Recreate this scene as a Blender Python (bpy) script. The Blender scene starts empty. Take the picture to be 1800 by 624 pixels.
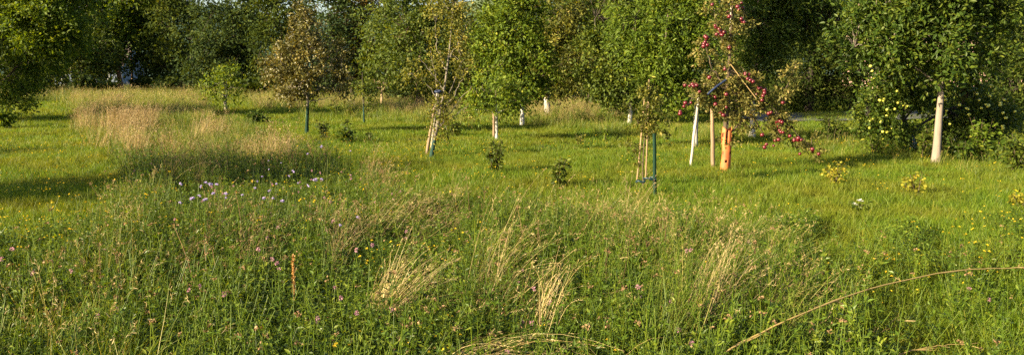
import bpy, math
import numpy as np
from math import radians, sin, cos, pi, tan, atan

# ------------------------------------------------------------------ camera, sky, sun, exposure
F, CX, CY, HZ, EYE = 1400.0, 900.0, 312.0, 130.0, 1.6
PITCH = atan((CY - HZ) / F)
scene = bpy.context.scene
cam_d = bpy.data.cameras.new('camera'); cam = bpy.data.objects.new('camera', cam_d)
scene.collection.objects.link(cam); scene.camera = cam
cam.location = (0, 0, EYE); cam.rotation_euler = (pi / 2 - PITCH, 0, 0)
cam_d.sensor_width = 36; cam_d.lens = 36 * F / 1800; cam_d.clip_end = 3000; cam_d.clip_start = 0.05

SUN_EL, SUN_BACK = radians(20), radians(30)          # low evening sun from the left, a little behind the camera
SUN = np.array([-cos(SUN_EL) * cos(SUN_BACK), -cos(SUN_EL) * sin(SUN_BACK), sin(SUN_EL)])
w = bpy.data.worlds.new('World'); scene.world = w; w.use_nodes = True
nt = w.node_tree; bg = nt.nodes['Background']
sky = nt.nodes.new('ShaderNodeTexSky'); sky.sky_type = 'NISHITA'; sky.sun_disc = False
sky.sun_elevation = SUN_EL; sky.sun_rotation = math.atan2(SUN[0], SUN[1])
sky.air_density = 1.0; sky.dust_density = 2.0; sky.ozone_density = 1.0
nt.links.new(sky.outputs[0], bg.inputs[0]); bg.inputs[1].default_value = 0.065
sd = bpy.data.lights.new('sun', 'SUN'); so = bpy.data.objects.new('sun', sd); scene.collection.objects.link(so)
sd.energy = 5.0; sd.angle = radians(0.53); sd.color = (1.0, 0.83, 0.53)
import mathutils
so.rotation_euler = mathutils.Vector(SUN).to_track_quat('Z', 'Y').to_euler()
so.location = (0, 0, 30)
vs = scene.view_settings; vs.view_transform = 'Standard'; vs.look = 'None'; vs.gamma = 1.0; vs.exposure = 2.05
vs.use_curve_mapping = False
scene.cycles.use_denoising = False
scene.cycles.max_bounces = 6; scene.cycles.diffuse_bounces = 3; scene.cycles.transmission_bounces = 4
scene.cycles.glossy_bounces = 2; scene.cycles.sample_clamp_indirect = 4.0

# ------------------------------------------------------------------ helpers
COL = scene.collection
_cp, _sp = cos(PITCH), sin(PITCH)
def ray(px, py):
    x = (px - CX) / F; y = -(py - CY) / F
    return np.array([x, _cp + y * _sp, -_sp + y * _cp])
def gz(x, y):
    """height of the ground: gentle unevenness of an old orchard"""
    return (0.035 * np.sin(0.55 * x + 0.8) * np.cos(0.43 * y + 0.4) + 0.02 * np.sin(1.3 * x - 0.9 * y)) * np.clip((y - 2) / 6, 0, 1)
def ground(px, py, z=0.0):
    r = ray(px, py); t = (z - EYE) / r[2]; p = r * t
    return np.array([p[0], p[1], z + float(gz(p[0], p[1]))])
def at(px, py, Y):
    r = ray(px, py); t = Y / r[1]
    return np.array([r[0] * t, Y, EYE + r[2] * t])
def project(P):
    d = np.asarray(P, float) - np.array([0, 0, EYE])
    yc = d[:, 1] * _sp + d[:, 2] * _cp; zc = d[:, 1] * _cp - d[:, 2] * _sp
    zc = np.maximum(zc, 1e-3)
    return CX + F * d[:, 0] / zc, CY - F * yc / zc
def nrm(v):
    return v / np.maximum(np.linalg.norm(v, axis=-1, keepdims=True), 1e-9)
def noise3(p, s=1.0, seed=0):
    r = np.random.default_rng(seed + 991); o = np.zeros(len(p))
    for k in range(6):
        f = r.normal(size=3) * s * (1.0 + 0.35 * k); o += np.sin(p @ f + r.uniform(0, 6.28)) / (1 + 0.25 * k)
    return o / 3.0

class MB:
    """collects tri / quad arrays with a per-face value v and a material index; build() links one mesh object"""
    def __init__(s): s.V = []; s.Fc = []; s.n = 0
    def add(s, verts, faces, v=0.5, mat=0, smooth=True):
        verts = np.asarray(verts, np.float32).reshape(-1, 3); faces = np.asarray(faces, np.int64)
        if len(faces) == 0: return
        val = np.broadcast_to(np.asarray(v, np.float32), (len(faces),))
        s.V.append(verts); s.Fc.append((faces + s.n, val, mat, smooth)); s.n += len(verts)
    def mesh(s, name, mats, origin=(0, 0, 0)):
        me = bpy.data.meshes.new(name)
        if not s.V: return me
        V = np.concatenate(s.V) - np.asarray(origin, np.float32)
        loops = np.concatenate([f.ravel() for f, _, _, _ in s.Fc]).astype(np.int32)
        tot = np.concatenate([np.full(len(f), f.shape[1]) for f, _, _, _ in s.Fc]).astype(np.int32)
        start = np.concatenate([[0], np.cumsum(tot)[:-1]]).astype(np.int32)
        me.vertices.add(len(V)); me.vertices.foreach_set('co', V.astype(np.float32).ravel())
        me.loops.add(len(loops)); me.loops.foreach_set('vertex_index', loops)
        me.polygons.add(len(tot)); me.polygons.foreach_set('loop_start', start); me.polygons.foreach_set('loop_total', tot)
        me.polygons.foreach_set('material_index', np.concatenate([np.full(len(f), m) for f, _, m, _ in s.Fc]).astype(np.int32))
        me.polygons.foreach_set('use_smooth', np.concatenate([np.full(len(f), sm) for f, _, _, sm in s.Fc]).astype(bool))
        a = me.attributes.new('v', 'FLOAT', 'FACE'); a.data.foreach_set('value', np.concatenate([v for _, v, _, _ in s.Fc]).astype(np.float32))
        for m in (mats if isinstance(mats, (list, tuple)) else [mats]): me.materials.append(m)
        me.update(calc_edges=True)
        return me
    def build(s, name, mats, parent=None, origin=(0, 0, 0), link=True):
        o = bpy.data.objects.new(name, s.mesh(name, mats, origin))
        if link: COL.objects.link(o)
        if parent is not None: o.parent = parent
        else: o.location = origin
        return o
def tag(o, label=None, cat=None, group=None, kind=None):
    if label: o['label'] = label
    if cat: o['category'] = cat
    if group: o['group'] = group
    if kind: o['kind'] = kind
    return o
def empty(name, loc, label, cat, group=None):
    o = bpy.data.objects.new(name, None); COL.objects.link(o); o.location = loc; o.empty_display_size = 0.2
    return tag(o, label, cat, group)

def spline(P, n):
    """Catmull-Rom resampling of a polyline"""
    P = np.asarray(P, float)
    if len(P) == 2: return P[0] + (P[1] - P[0]) * np.linspace(0, 1, n)[:, None]
    Q = np.vstack([2 * P[0] - P[1], P, 2 * P[-1] - P[-2]]); out = []
    for u in np.linspace(0, len(P) - 1 - 1e-6, n):
        i = int(u); t = u - i; a, b, c, d = Q[i:i + 4]
        out.append(0.5 * (2 * b + (c - a) * t + (2 * a - 5 * b + 4 * c - d) * t * t + (3 * b - a - 3 * c + d) * t ** 3))
    return np.array(out)
def tube(mb, P, R, sides=6, v=0.5, mat=0, cap=True):
    P = np.asarray(P, float); n = len(P); R = np.broadcast_to(np.asarray(R, float), (n,))
    T = nrm(np.gradient(P, axis=0)); ref = np.array([0.31, 0.95, 0.07]) if abs(T[0, 2]) > .5 else np.array([.1, .2, 1.0])
    A = nrm(np.cross(T, ref)); B = np.cross(T, A)
    a = np.linspace(0, 2 * pi, sides, endpoint=False)
    V = P[:, None] + R[:, None, None] * (np.cos(a)[None, :, None] * A[:, None] + np.sin(a)[None, :, None] * B[:, None])
    i = np.arange(n - 1)[:, None] * sides; j = np.arange(sides)[None]; j2 = (j + 1) % sides
    Fq = np.stack([i + j, i + j2, i + sides + j2, i + sides + j], -1).reshape(-1, 4)
    mb.add(V, Fq, v, mat)
    if cap:
        for r, c in ((V[0], P[0]), (V[-1], P[-1])):
            k = np.arange(sides)
            mb.add(np.vstack([r, c]), np.stack([k, (k + 1) % sides, np.full(sides, sides)], -1), v, mat)
def tubes_batch(mb, P0, P1, r0, r1, sag=0.0, v=0.5, mat=0, sides=3, segs=2):
    """many thin twigs at once"""
    n = len(P0)
    if n == 0: return
    D = P1 - P0; T = nrm(D); A = nrm(np.cross(T, np.array([.3, .5, .81]))); B = np.cross(T, A)
    a = np.linspace(0, 2 * pi, sides, endpoint=False); ring = np.cos(a)[None, :, None] * A[:, None] + np.sin(a)[None, :, None] * B[:, None]
    L = []
    for k in range(segs + 1):
        t = k / segs; c = P0 + D * t; c = c + np.array([0, 0, 1.0]) * (sag * 4 * t * (1 - t))
        L.append(c[:, None] + ring * (r0 * (1 - t) + r1 * t))
    V = np.stack(L, 1)                                   # n, segs+1, sides, 3
    base = np.arange(n)[:, None, None] * (segs + 1) * sides; k = np.arange(segs)[None, :, None] * sides; j = np.arange(sides)[None, None]; j2 = (j + 1) % sides
    Fq = np.stack([base + k + j, base + k + j2, base + k + sides + j2, base + k + sides + j], -1).reshape(-1, 4)
    mb.add(V, Fq, v, mat)
def leaves(mb, P, D, N, L, W, v, mat=0, hi=False, fold=0.25):
    """leaf blades: P base, D direction, N rough normal, L length, W width"""
    n = len(P)
    if n == 0: return
    D = nrm(D); S = nrm(np.cross(D, N)); Nn = np.cross(S, D)
    L = np.broadcast_to(L, (n,))[:, None]; W = np.broadcast_to(W, (n,))[:, None] * 0.5
    if not hi:
        V = np.stack([P, P + D * L * .45 + S * W + Nn * W * fold, P + D * L, P + D * L * .45 - S * W + Nn * W * fold], 1)
        b = np.arange(n)[:, None] * 4
        Fc = np.concatenate([b + [0, 1, 2], b + [0, 2, 3]], 1).reshape(-1, 3)
        mb.add(V, Fc, np.repeat(v, 2), mat, smooth=False)
    else:
        up = Nn * W * fold; dr = -Nn * L * .14
        V = np.stack([P, P + D * L * .3 + S * W * .95 + up, P + D * L * .68 + S * W * .75 + up + dr * .4, P + D * L + dr, P + D * L * .68 - S * W * .75 + up + dr * .4, P + D * L * .3 - S * W * .95 + up], 1)
        b = np.arange(n)[:, None] * 6
        Fc = np.concatenate([b + [0, 1, 2, 3], b + [0, 3, 4, 5]], 1).reshape(-1, 4)
        mb.add(V, Fc, np.repeat(v, 2), mat, smooth=False)
def sphere_arrays(r=1.0, nu=10, nv=7, squash=1.0, dimple=0.0):
    V = []; 
    for i in range(nv + 1):
        th = pi * i / nv
        for j in range(nu):
            ph = 2 * pi * j / nu; z = cos(th); rr = sin(th)
            z2 = z - dimple * math.exp(-(rr / .35) ** 2) * (1 if z > 0 else -.5)
            V.append((rr * cos(ph) * r, rr * sin(ph) * r, z2 * r * squash))
    Fq = [(i * nu + j, (i + 1) * nu + j, (i + 1) * nu + (j + 1) % nu, i * nu + (j + 1) % nu) for i in range(nv) for j in range(nu)]
    return np.array(V), np.array(Fq)
def box_arrays(x0, x1, y0, y1, z0, z1):
    V = np.array([[x, y, z] for x in (x0, x1) for y in (y0, y1) for z in (z0, z1)], float)
    Fq = np.array([[0, 1, 3, 2], [4, 6, 7, 5], [0, 4, 5, 1], [2, 3, 7, 6], [0, 2, 6, 4], [1, 5, 7, 3]])
    return V, Fq

# ------------------------------------------------------------------ materials
def newmat(name):
    m = bpy.data.materials.new(name); m.use_nodes = True; nt = m.node_tree; nt.nodes.clear()
    out = nt.nodes.new('ShaderNodeOutputMaterial'); return m, nt, out
def ramp(nt, stops):
    r = nt.nodes.new('ShaderNodeValToRGB'); e = r.color_ramp.elements
    while len(e) < len(stops): e.new(0.5)
    for i, (p, c) in enumerate(stops): e[i].position = p; e[i].color = (*c, 1)
    return r
def leaf_mat(name, stops, transl=0.4, rough=0.55, spec=0.22, tint=(1.45, 1.25, 0.4), noise=0.0, nscale=0.6, ncol=None, rnd=0.0):
    """stops: colours over the leaf value v; part of the light passes through the blade"""
    m, nt, out = newmat(name); L = nt.links
    at_ = nt.nodes.new('ShaderNodeAttribute'); at_.attribute_name = 'v'
    fac = at_.outputs['Fac']
    if rnd:
        oi = nt.nodes.new('ShaderNodeObjectInfo'); mm = nt.nodes.new('ShaderNodeMath'); mm.operation = 'MULTIPLY_ADD'
        mm.inputs[1].default_value = rnd; L.new(oi.outputs['Random'], mm.inputs[0])
        m2 = nt.nodes.new('ShaderNodeMath'); m2.operation = 'SUBTRACT'; m2.inputs[1].default_value = rnd * .5
        L.new(fac, mm.inputs[2]); L.new(mm.outputs[0], m2.inputs[0]); fac = m2.outputs[0]
    r = ramp(nt, stops); L.new(fac, r.inputs[0]); col = r.outputs[0]
    if noise:
        g = nt.nodes.new('ShaderNodeNewGeometry'); n = nt.nodes.new('ShaderNodeTexNoise'); n.inputs['Scale'].default_value = nscale; n.inputs['Detail'].default_value = 3
        L.new(g.outputs['Position'], n.inputs['Vector'])
        rr = nt.nodes.new('ShaderNodeMapRange'); rr.inputs[1].default_value = .42; rr.inputs[2].default_value = .68; rr.inputs[3].default_value = 0; rr.inputs[4].default_value = noise
        L.new(n.outputs['Fac'], rr.inputs[0])
        mx = nt.nodes.new('ShaderNodeMix'); mx.data_type = 'RGBA'; L.new(rr.outputs[0], mx.inputs[0]); L.new(col, mx.inputs[6]); mx.inputs[7].default_value = (*ncol, 1); col = mx.outputs[2]
    p = nt.nodes.new('ShaderNodeBsdfPrincipled'); L.new(col, p.inputs['Base Color']); p.inputs['Roughness'].default_value = rough
    p.inputs['Specular IOR Level'].default_value = spec
    t = nt.nodes.new('ShaderNodeBsdfTranslucent'); mt = nt.nodes.new('ShaderNodeMix'); mt.data_type = 'RGBA'; mt.blend_type = 'MULTIPLY'; mt.inputs[0].default_value = 1
    L.new(col, mt.inputs[6]); mt.inputs[7].default_value = (*tint, 1); L.new(mt.outputs[2], t.inputs[0])
    ms = nt.nodes.new('ShaderNodeMixShader'); ms.inputs[0].default_value = transl
    L.new(p.outputs[0], ms.inputs[1]); L.new(t.outputs[0], ms.inputs[2]); L.new(ms.outputs[0], out.inputs[0])
    return m
def solid_mat(name, c1, c2=None, scale=20, rough=0.7, spec=0.3, bump=0.3, stretch=(1, 1, 1), detail=4):
    m, nt, out = newmat(name); L = nt.links; c2 = c2 or tuple(x * .7 for x in c1)
    tc = nt.nodes.new('ShaderNodeTexCoord'); mp = nt.nodes.new('ShaderNodeMapping'); mp.inputs['Scale'].default_value = stretch
    L.new(tc.outputs['Object'], mp.inputs[0]); n = nt.nodes.new('ShaderNodeTexNoise'); n.inputs['Scale'].default_value = scale; n.inputs['Detail'].default_value = detail
    L.new(mp.outputs[0], n.inputs[0]); r = ramp(nt, [(.3, c2), (.7, c1)]); L.new(n.outputs['Fac'], r.inputs[0])
    p = nt.nodes.new('ShaderNodeBsdfPrincipled'); L.new(r.outputs[0], p.inputs['Base Color']); p.inputs['Roughness'].default_value = rough; p.inputs['Specular IOR Level'].default_value = spec
    if bump:
        b = nt.nodes.new('ShaderNodeBump'); b.inputs['Strength'].default_value = bump; b.inputs['Distance'].default_value = .01; L.new(n.outputs['Fac'], b.inputs['Height']); L.new(b.outputs[0], p.inputs['Normal'])
    L.new(p.outputs[0], out.inputs[0]); return m
def trunk_mat(name, bark, paint=None, ztop=1.0, soft=.06, con=.45):
    """bark, with lime wash or a wrap colour painted up to ztop over the trunk"""
    m, nt, out = newmat(name); L = nt.links
    tc = nt.nodes.new('ShaderNodeTexCoord'); mp = nt.nodes.new('ShaderNodeMapping'); mp.inputs['Scale'].default_value = (1, 1, .22)
    L.new(tc.outputs['Object'], mp.inputs[0]); n = nt.nodes.new('ShaderNodeTexNoise'); n.inputs['Scale'].default_value = 22; n.inputs['Detail'].default_value = 6
    L.new(mp.outputs[0], n.inputs[0]); r = ramp(nt, [(.3, tuple(x * con for x in bark)), (.7, bark)]); L.new(n.outputs['Fac'], r.inputs[0]); col = r.outputs[0]
    if paint:
        n2 = nt.nodes.new('ShaderNodeTexNoise'); n2.inputs['Scale'].default_value = 9; n2.inputs['Detail'].default_value = 5; L.new(mp.outputs[0], n2.inputs[0])
        sx = nt.nodes.new('ShaderNodeSeparateXYZ'); L.new(tc.outputs['Object'], sx.inputs[0])
        ad = nt.nodes.new('ShaderNodeMath'); ad.operation = 'MULTIPLY_ADD'; ad.inputs[1].default_value = .35; L.new(n2.outputs['Fac'], ad.inputs[0]); L.new(sx.outputs[2], ad.inputs[2])
        mr = nt.nodes.new('ShaderNodeMapRange'); mr.inputs[1].default_value = ztop + .17 - soft; mr.inputs[2].default_value = ztop + .17 + soft; mr.inputs[3].default_value = 1; mr.inputs[4].default_value = 0
        L.new(ad.outputs[0], mr.inputs[0])
        r2 = ramp(nt, [(.32, tuple(x * .35 for x in paint)), (.42, tuple(x * .75 for x in paint)), (.6, paint)]); L.new(n.outputs['Fac'], r2.inputs[0])
        mx = nt.nodes.new('ShaderNodeMix'); mx.data_type = 'RGBA'; L.new(mr.outputs[0], mx.inputs[0]); L.new(col, mx.inputs[6]); L.new(r2.outputs[0], mx.inputs[7]); col = mx.outputs[2]
    p = nt.nodes.new('ShaderNodeBsdfPrincipled'); L.new(col, p.inputs['Base Color']); p.inputs['Roughness'].default_value = .85; p.inputs['Specular IOR Level'].default_value = .15
    b = nt.nodes.new('ShaderNodeBump'); b.inputs['Strength'].default_value = .5; b.inputs['Distance'].default_value = .015; L.new(n.outputs['Fac'], b.inputs['Height']); L.new(b.outputs[0], p.inputs['Normal'])
    L.new(p.outputs[0], out.inputs[0]); return m

LM = {
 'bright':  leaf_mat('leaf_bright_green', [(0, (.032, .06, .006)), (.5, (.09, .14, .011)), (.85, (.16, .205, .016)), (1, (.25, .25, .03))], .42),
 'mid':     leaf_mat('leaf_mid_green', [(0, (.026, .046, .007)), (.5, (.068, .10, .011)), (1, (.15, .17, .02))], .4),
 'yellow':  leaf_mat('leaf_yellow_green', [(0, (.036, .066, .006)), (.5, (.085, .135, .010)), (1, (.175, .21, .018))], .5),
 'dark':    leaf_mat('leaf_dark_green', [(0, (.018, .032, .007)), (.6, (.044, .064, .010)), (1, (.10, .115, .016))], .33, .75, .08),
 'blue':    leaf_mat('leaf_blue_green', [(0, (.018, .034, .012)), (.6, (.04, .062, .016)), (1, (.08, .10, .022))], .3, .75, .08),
 'olive':   leaf_mat('leaf_olive', [(0, (.038, .048, .008)), (.5, (.10, .112, .016)), (.85, (.18, .17, .026)), (1, (.29, .24, .06))], .4),
 'brown':   leaf_mat('leaf_brownish_olive', [(0, (.04, .034, .008)), (.45, (.085, .084, .016)), (.8, (.155, .135, .028)), (1, (.28, .22, .07))], .36, .45, .4, tint=(1.3, 1.1, .5)),
 'autumn':  leaf_mat('leaf_autumn_olive', [(0, (.03, .034, .007)), (.5, (.08, .07, .012)), (1, (.18, .115, .022))], .38),
 'apple':   leaf_mat('leaf_apple', [(0, (.04, .05, .012)), (.45, (.115, .115, .026)), (.8, (.2, .17, .045)), (1, (.32, .24, .09))], .38),
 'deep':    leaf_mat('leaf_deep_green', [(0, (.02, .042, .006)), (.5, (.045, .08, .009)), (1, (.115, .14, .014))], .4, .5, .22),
 'shrub':   leaf_mat('leaf_shrub', [(0, (.02, .032, .006)), (.6, (.045, .06, .01)), (1, (.12, .12, .02))], .35),
 'gold':    leaf_mat('leaf_gold_green', [(0, (.10, .12, .012)), (.5, (.22, .21, .02)), (1, (.36, .30, .035))], .4, tint=(1.2, 1.1, .5)),
}
BARK = trunk_mat('bark', (.10, .075, .05)); BARK_D = trunk_mat('bark_dark', (.05, .04, .03)); BARK_P = trunk_mat('bark_pinkish', (.28, .17, .11))
BARK_PALE = trunk_mat('bark_pale_grey', (.36, .32, .28))
WHITEWASH = trunk_mat('bark_whitewashed', (.13, .10, .075), (.4, .39, .37), .85)
WHITE_T = trunk_mat('bark_whitewashed_tall', (.13, .10, .075), (.36, .345, .32), 1.2)
WHITE_D = trunk_mat('bark_greyed_whitewash', (.09, .075, .06), (.42, .40, .38), .7)
TEALWRAP = trunk_mat('bark_teal_wrap', (.30, .26, .2), (.011, .034, .022), .75)
WOOD = solid_mat('weathered_wood', (.24, .175, .11), (.13, .09, .06), 14, .8, .2, .4, (1, 1, .12))
WOOD_G = solid_mat('grey_wood', (.28, .245, .2), (.16, .14, .11), 14, .8, .2, .4, (1, 1, .12))
WOOD_W = solid_mat('whitish_wood', (.38, .35, .31), (.26, .235, .2), 14, .8, .2, .4, (1, 1, .12))
CANE = solid_mat('bamboo_cane', (.25, .17, .08), (.15, .10, .05), 18, .5, .4, .2, (1, 1, .2))
GREENP = solid_mat('green_plastic', (.004, .024, .013), (.003, .018, .010), 30, .65, .15, .1)
TEALP = solid_mat('teal_plastic', (.005, .026, .03), (.004, .02, .022), 30, .45, .5, .1)
BLUEP = solid_mat('blue_strap', (.018, .03, .075), (.012, .02, .05), 40, .6, .3, .1)
ROPE = solid_mat('jute_rope', (.36, .25, .11), (.24, .17, .08), 60, .9, .1, .4)
ORANGE = solid_mat('orange_plastic', (.60, .17, .05), (.30, .085, .032), 7, .6, .25, .25, (1, 1, .6), 8)
RED = solid_mat('apple_red', (.115, .007, .014), (.06, .005, .010), 14, .3, .5, .0)
YAPPLE = solid_mat('apple_yellow', (.55, .50, .08), (.38, .42, .06), 14, .35, .5, .0)

# ------------------------------------------------------------------ setting: ground, road, hills
m, nt, out = newmat('soil_and_thatch'); L = nt.links
g = nt.nodes.new('ShaderNodeNewGeometry'); n1 = nt.nodes.new('ShaderNodeTexNoise'); n1.inputs['Scale'].default_value = 9; n1.inputs['Detail'].default_value = 8
L.new(g.outputs['Position'], n1.inputs['Vector']); r = ramp(nt, [(.3, (.022, .03, .008)), (.55, (.04, .055, .012)), (.75, (.09, .085, .03))]); L.new(n1.outputs['Fac'], r.inputs[0])
p = nt.nodes.new('ShaderNodeBsdfPrincipled'); p.inputs['Roughness'].default_value = 1; p.inputs['Specular IOR Level'].default_value = .05; L.new(r.outputs[0], p.inputs['Base Color'])
b = nt.nodes.new('ShaderNodeBump'); b.inputs['Distance'].default_value = .03; L.new(n1.outputs['Fac'], b.inputs['Height']); L.new(b.outputs[0], p.inputs['Normal']); L.new(p.outputs[0], out.inputs[0])
SOIL = m
xs = np.concatenate([[-900, -300, -120], np.arange(-60, 60.1, 1.0), [120, 300, 900]]); ys = np.concatenate([[-60, -20], np.arange(-5, 90.1, 1.0), [120, 200, 500, 1500]])
X, Y = np.meshgrid(xs, ys, indexing='ij'); Z = gz(X, Y)
mb = MB(); nx, ny = X.shape; i = np.arange(nx - 1)[:, None] * ny + np.arange(ny - 1)[None]
mb.add(np.stack([X, Y, Z], -1), np.stack([i, i + ny, i + ny + 1, i + 1], -1).reshape(-1, 4))
tag(mb.build('ground', SOIL), kind='structure')
ASPH = solid_mat('asphalt', (.085, .085, .09), (.05, .05, .055), 30, .85, .2, .2)
mb = MB(); xr = np.arange(8, 60, 1.0); rows = []
for x in xr:
    y0 = 25.5 + (x - 9) * .25; rows += [[x, y0, gz(x, y0) + .09], [x, y0 + 6, gz(x, y0 + 6) + .09]]
k = np.arange(len(xr) - 1) * 2
mb.add(rows, np.stack([k, k + 2, k + 3, k + 1], -1)); tag(mb.build('road', ASPH), kind='structure')
# far hills with fields and woods
m, nt, out = newmat('hill_fields_and_woods'); L = nt.links
g = nt.nodes.new('ShaderNodeNewGeometry'); n1 = nt.nodes.new('ShaderNodeTexNoise'); n1.inputs['Scale'].default_value = .014; n1.inputs['Detail'].default_value = 6
L.new(g.outputs['Position'], n1.inputs['Vector']); r = ramp(nt, [(.42, (.10, .13, .07)), (.5, (.05, .085, .07)), (.6, (.045, .075, .065))]); L.new(n1.outputs['Fac'], r.inputs[0])
p = nt.nodes.new('ShaderNodeBsdfPrincipled'); p.inputs['Roughness'].default_value = 1; p.inputs['Specular IOR Level'].default_value = 0; L.new(r.outputs[0], p.inputs['Base Color']); L.new(p.outputs[0], out.inputs[0])
HILLM = m
xs = np.linspace(-700, 700, 90); ys = np.linspace(330, 760, 26); X, Y = np.meshgrid(xs, ys, indexing='ij')
pxh = CX + F * X / Y
ridge = 1.6 + 560 * (128 + 14 * np.sin(X * .011 + .6) + 10 * np.sin(X * .027) - 30 * np.exp(-((X + 150) / 40) ** 2)) / F
Z = -1 + ridge * np.exp(-((Y - 560) / 130) ** 2)
mb = MB(); nx, ny = X.shape; i = np.arange(nx - 1)[:, None] * ny + np.arange(ny - 1)[None]
mb.add(np.stack([X, Y, Z], -1), np.stack([i, i + ny, i + ny + 1, i + 1], -1).reshape(-1, 4)); tag(mb.build('hills', HILLM), kind='structure')

# ------------------------------------------------------------------ houses glimpsed behind the trees
WALL_P = solid_mat('plaster_pink', (.62, .40, .34), (.55, .35, .30), 3, .9, .1, .1); WALL_B = solid_mat('plaster_bluish', (.16, .19, .24), (.13, .16, .2), 3, .9, .1, .1)
ROOFM = solid_mat('roof_tile_grey', (.12, .09, .08), (.08, .06, .055), 8, .8, .2, .3); GLASS = solid_mat('window_glass', (.03, .04, .05), None, 5, .1, .6, 0); FRAME = solid_mat('window_frame_white', (.75, .74, .7), None, 5, .6, .3, 0)
def house(label, x, y, w_, d_, h_, rh, rz, wall):
    root = empty('house', (x, y, 0), label, 'house'); root.rotation_euler = (0, 0, rz)
    mb = MB(); mb.add(*box_arrays(-w_ / 2, w_ / 2, -d_ / 2, d_ / 2, -.3, h_), smooth=False)
    V = [(-w_ / 2, -d_ / 2, h_), (-w_ / 2, d_ / 2, h_), (-w_ / 2, 0, h_ + rh), (w_ / 2, -d_ / 2, h_), (w_ / 2, d_ / 2, h_), (w_ / 2, 0, h_ + rh)]
    mb.add(V, [(0, 1, 2), (3, 5, 4)], smooth=False); mb.build('wall', wall, root)
    mb = MB(); e = .5
    for s in (-1, 1):
        a = np.array([(-w_ / 2 - e, s * (d_ / 2 + e), h_ - e * rh / (d_ / 2)), (w_ / 2 + e, s * (d_ / 2 + e), h_ - e * rh / (d_ / 2)), (w_ / 2 + e, 0, h_ + rh + .02), (-w_ / 2 - e, 0, h_ + rh + .02)])
        bb = a + [0, 0, .18]; mb.add(np.vstack([a, bb]), [(0, 1, 2, 3), (4, 5, 6, 7), (0, 1, 5, 4), (1, 2, 6, 5), (2, 3, 7, 6), (3, 0, 4, 7)], smooth=False)
    roof = mb.build('roof', ROOFM, root)
    mb = MB(); mb.add(*box_arrays(w_ * .2, w_ * .2 + .7, -.4, .4, h_ + rh * .5, h_ + rh + .9), smooth=False); mb.build('chimney', wall, roof)
    for wx in np.arange(-w_ / 2 + 1.4, w_ / 2 - .8, 2.4):
        for wz in np.arange(1.0, h_ - 1.2, 2.7):
            mb = MB(); mb.add(*box_arrays(wx - .55, wx + .55, -d_ / 2 - .03, -d_ / 2 + .02, wz, wz + 1.3), smooth=False); wn = mb.build('window', GLASS, root)
            mb = MB()
            for bx in ((wx - .62, wx - .55, wz - .07, wz + 1.37), (wx + .55, wx + .62, wz - .07, wz + 1.37), (wx - .55, wx + .55, wz + 1.3, wz + 1.37), (wx - .55, wx + .55, wz - .07, wz), (wx - .03, wx + .03, wz, wz + 1.3)):
                mb.add(*box_arrays(bx[0], bx[1], -d_ / 2 - .07, -d_ / 2 - .005, bx[2], bx[3]), smooth=False)
            mb.build('frame', FRAME, wn)
house('pink plastered house showing in specks behind the dark right-hand trees', 33, 62, 12, 9, 4.6, 3.0, -.15, WALL_P)
house('bluish grey house in shade behind the trees at far left', -54, 100, 13, 9, 2.8, 2.6, .15, WALL_B)

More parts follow.
